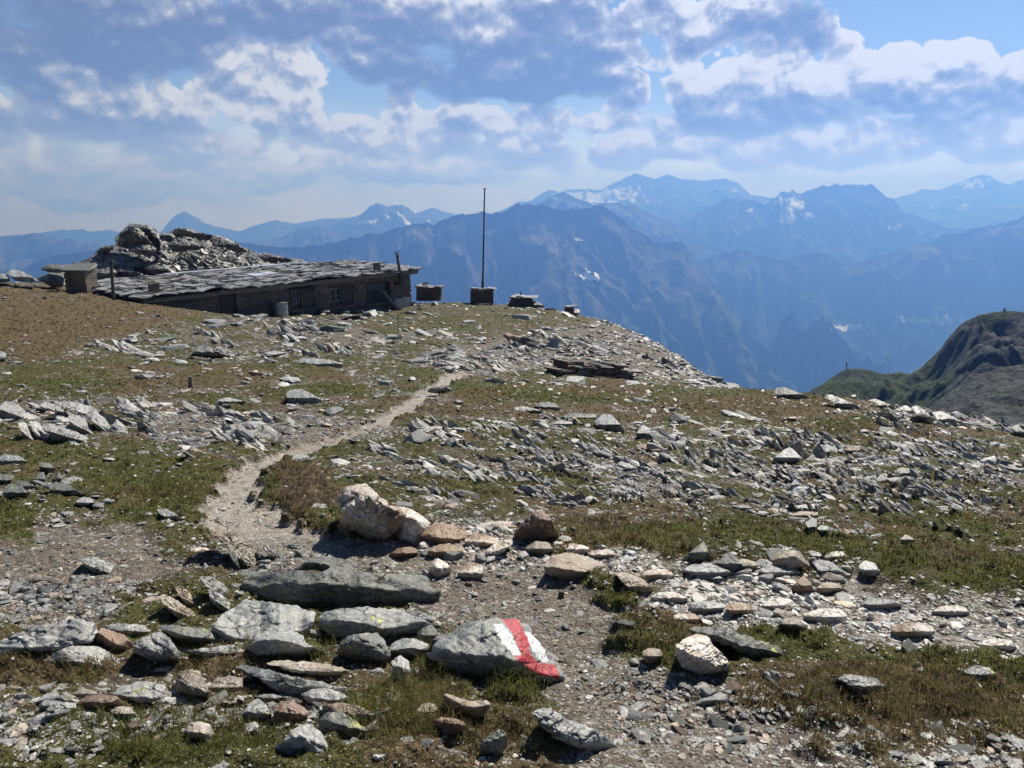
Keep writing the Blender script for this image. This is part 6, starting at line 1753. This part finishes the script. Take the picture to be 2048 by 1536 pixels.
# ------------------------------------------------------------------ cairns, flagpole, rods
def course_pile(fr, w, d, h, seed, taper=.0, hmin=.06, hmax=.14, over=.04):
    mb = MB(); rr = random.Random(seed); z = 0
    while z < h:
        t = rr.uniform(hmin, hmax); f = 1 - taper * z / h
        for side in range(2):
            a = -w / 2 * f
            while a < w / 2 * f:
                l = rr.uniform(.22, .6); a1 = min(a + l, w / 2 * f)
                if a1 - a > .05:
                    b0 = -d / 2 * f + rr.uniform(-over, over) if side == 0 else 0
                    b1 = 0 if side == 0 else d / 2 * f + rr.uniform(-over, over)
                    mb.box(fr, a + .01, a1, b0, b1, z + .004, z + t - .012, j=.018)
                a += l
        z += t
    return mb, z


def cairn(name, label, px0, px1, pyb, pyt, seed, taper=0.0, Yc=None, depth=None, caps=4):
    xm, Yb, zb = gpt((px0 + px1) / 2, pyb)
    if Yc: Yb = Yc; u, t = ray((px0 + px1) / 2, pyb); xm = float(u) * Yb; zb = float(t) * Yb
    w = (px1 - px0) / F * Yb * .99; zt = float(ray(0, pyt)[1]) * Yb; h = zt - zb
    d = depth or w * .8
    root = empty(name, (xm, Yb + d / 2, zb)); tag(root, label, 'cairn', 'stone cairns on the plateau beside the hut')
    fr = lambda a, b_, c: (xm + a, Yb + d / 2 + b_, zb - .12 + c)
    mb, zz = course_pile(fr, w, d, h * .86, seed, taper)
    mb.build('stone_pile', 'masonry', root)
    rr = random.Random(seed + 1)
    for k in range(caps):
        mb = MB(); a = (-w / 2 + (k + .1) * w / caps) * (1 - taper); l = w / caps * rr.uniform(1.0, 1.5)
        rot = Matrix.Rotation(rr.uniform(-.4, .4), 3, 'Z') @ Matrix.Rotation(rr.uniform(-.12, .2), 3, 'Y')
        zc = zz + rr.uniform(-.01, .06)
        mb.box(fr, a, a + l, -d / 2 - rr.uniform(0, .12), d / 2 * rr.uniform(.3, 1), zc, zc + rr.uniform(.05, .09), j=.03, rot=rot)
        mb.build('cap_stone', 'slates', root)
    return root, xm, Yb + d / 2, zb, zt


c1 = cairn('stone_cairn', 'squat block-shaped cairn nearest the hut with a pale stone on top', 832, 882, 598, 570, 51, caps=3, Yc=50)
mb = MB(); mb.box(lambda a, b_, c: (c1[1] - .2 + a, c1[2] + b_, c1[4] + c), -.2, .2, -.15, .15, -.02, .13, j=.05); mb.build('top_stone', 'pale', c1[0])
c2 = cairn('stone_cairn', 'layered cairn that holds the tall pole', 940, 987, 604, 574, 52, caps=4, Yc=47.5)
c3 = cairn('stone_cairn', 'tapering cairn with a short dark stake, right of the pole', 1014, 1072, 612, 592, 53, taper=.3, caps=4, Yc=46.5)
H('slab', 'thin slab slanting off the right side of the staked cairn', 'slab', [(1062, 604), (1072, 602), (1090, 612), (1084, 616), (1066, 615)], 'dark', Y=46.3)
c4 = cairn('stone_cairn', 'smallest cairn, a narrow stack of flat stones at the far right', 1128, 1150, 628, 612, 54, taper=.15, caps=1, Yc=44.0, depth=.5)
# the pole, slightly bowed
Yp = c2[2]
def pp2(px, py): u, t = ray(px, py); return (float(u) * Yp, Yp, float(t) * Yp)
pole = empty('flagpole', pp2(965, 580)); tag(pole, 'tall thin slightly bowed dark pole standing in the layered cairn', 'pole')
mb = MB(); mb.tube([pp2(965, 590), pp2(966, 545), pp2(967, 500), pp2(968, 440), pp2(968.6, 400), pp2(969.5, 377)], .062, .036, n=8); mb.build('pole_shaft', 'darkwood', pole, smooth=True)
mb = MB(); mb.tube([pp2(965, 590), pp2(965.4, 562)], .085, n=8); mb.build('pole_socket', 'iron', pole)
mb = MB(); mb.tube([pp2(966.5, 378.5), pp2(972, 377)], .035, n=6); mb.build('pole_tip', 'iron', pole)
Yp = c3[2]
mb = MB(); mb.tube([pp2(1042, 600), pp2(1041.5, 584)], .05, .035, n=7); mb.tube([pp2(1040, 586), pp2(1043.5, 585.5)], .05, n=6)
tag(mb.build('wooden_stake', 'darkwood', origin=pp2(1042, 600)), 'short dark stake standing in the tapering cairn', 'stake')
x, Yp, z = gpt(796, 667)
mb = MB(); mb.tube([pp2(796, 670), pp2(796.5, 627)], .014, n=6); tag(mb.build('iron_rod', 'iron', origin=pp2(796, 668)), 'thin iron rod stuck in the ground before the right end of the hut', 'rod')
x, Yp, z = gpt(381, 780)
mb = MB(); mb.tube([pp2(381, 784), pp2(380, 753)], .04, .03, n=7); tag(mb.build('wooden_stake', 'wood', origin=pp2(381, 782)), 'short grey stake in the stony grass left of the path', 'stake')
x, Yp, z = gpt(1121, 1196)
mb = MB(); mb.tube([pp2(1121, 1202), pp2(1123, 1182)], .018, .014, n=7); tag(mb.build('wooden_stake', 'darkwood', origin=pp2(1121, 1200)), 'stub of a dark stake in the brown gravel above the painted rock', 'stake')

# the low dry stone wall below the scree
x0, y0_, z0_ = gpt(1118, 752); x1, y1_, z1_ = gpt(1258, 758)
A_ = Vector((x0, y0_, 0)); B_ = Vector((x1, y1_, 0)); D_ = (B_ - A_); Lw = D_.length; D_.normalize(); N_v = Vector((-D_.y, D_.x, 0))
root = empty('dry_stone_wall', (x0, y0_, z0_)); tag(root, 'low curved dry stone wall at the foot of the scree', 'stone wall')
def wf(s, n, z):
    q = A_ + D_ * s + N_v * (n + .25 * math.sin(math.pi * s / Lw)); return (q.x, q.y, z0_ + (z1_ - z0_) * s / Lw - .15 + z)
mb = MB(); rr = random.Random(77); z = 0
hmax_ = lambda s: .10 + .24 * math.sin(math.pi * (.12 + .76 * s / Lw)) + .08 * math.sin(s * 3)
while z < .5:
    t = rr.uniform(.04, .09); s = rr.uniform(-.1, .1)
    while s < Lw:
        l = rr.uniform(.2, .55)
        if z < hmax_(s) + .15: mb.box(wf, s, s + l - .02, rr.uniform(-.06, .05), .5, z, z + t - .01, j=.02)
        s += l
    z += t
mb.build('stone_courses', 'masonry', root)
mb = MB(); mb.box(wf, Lw * .62, Lw * .62 + .5, -.1, .4, .44, .49, j=.03); mb.box(wf, Lw * .25, Lw * .25 + .4, -.05, .4, .40, .45, j=.03); mb.build('cap_stone', 'pale', root)

# far away on the ridges: a summit cross and a cairn
Yp = 636 * HK
mb = MB(); mb.tube([pp2(1693.5, 740), pp2(1693.5, 724)], .18, n=6); mb.tube([pp2(1690.5, 728), pp2(1696.5, 728)], .15, n=6)
tag(mb.build('summit_cross', 'darkwood', origin=pp2(1693.5, 740)), 'tiny summit cross on the far green knoll', 'cross')
Yp = 446 * HK
mb = MB(); mb.tube([pp2(2009, 624), pp2(2009, 620), pp2(2009, 616)], .55, .18, n=8)
tag(mb.build('summit_cairn', 'masonry', origin=pp2(2009, 622)), 'tiny cairn on top of the dark grey summit at right', 'cairn')
Yp = 22.2
# little balanced stones on the skyline slab
H('stone', 'white stone balanced on the right skyline slabs', 'stone', [(1700, 794), (1704, 790), (1712, 789), (1711, 794), (1706, 797)], 'pale', Y=21.8)
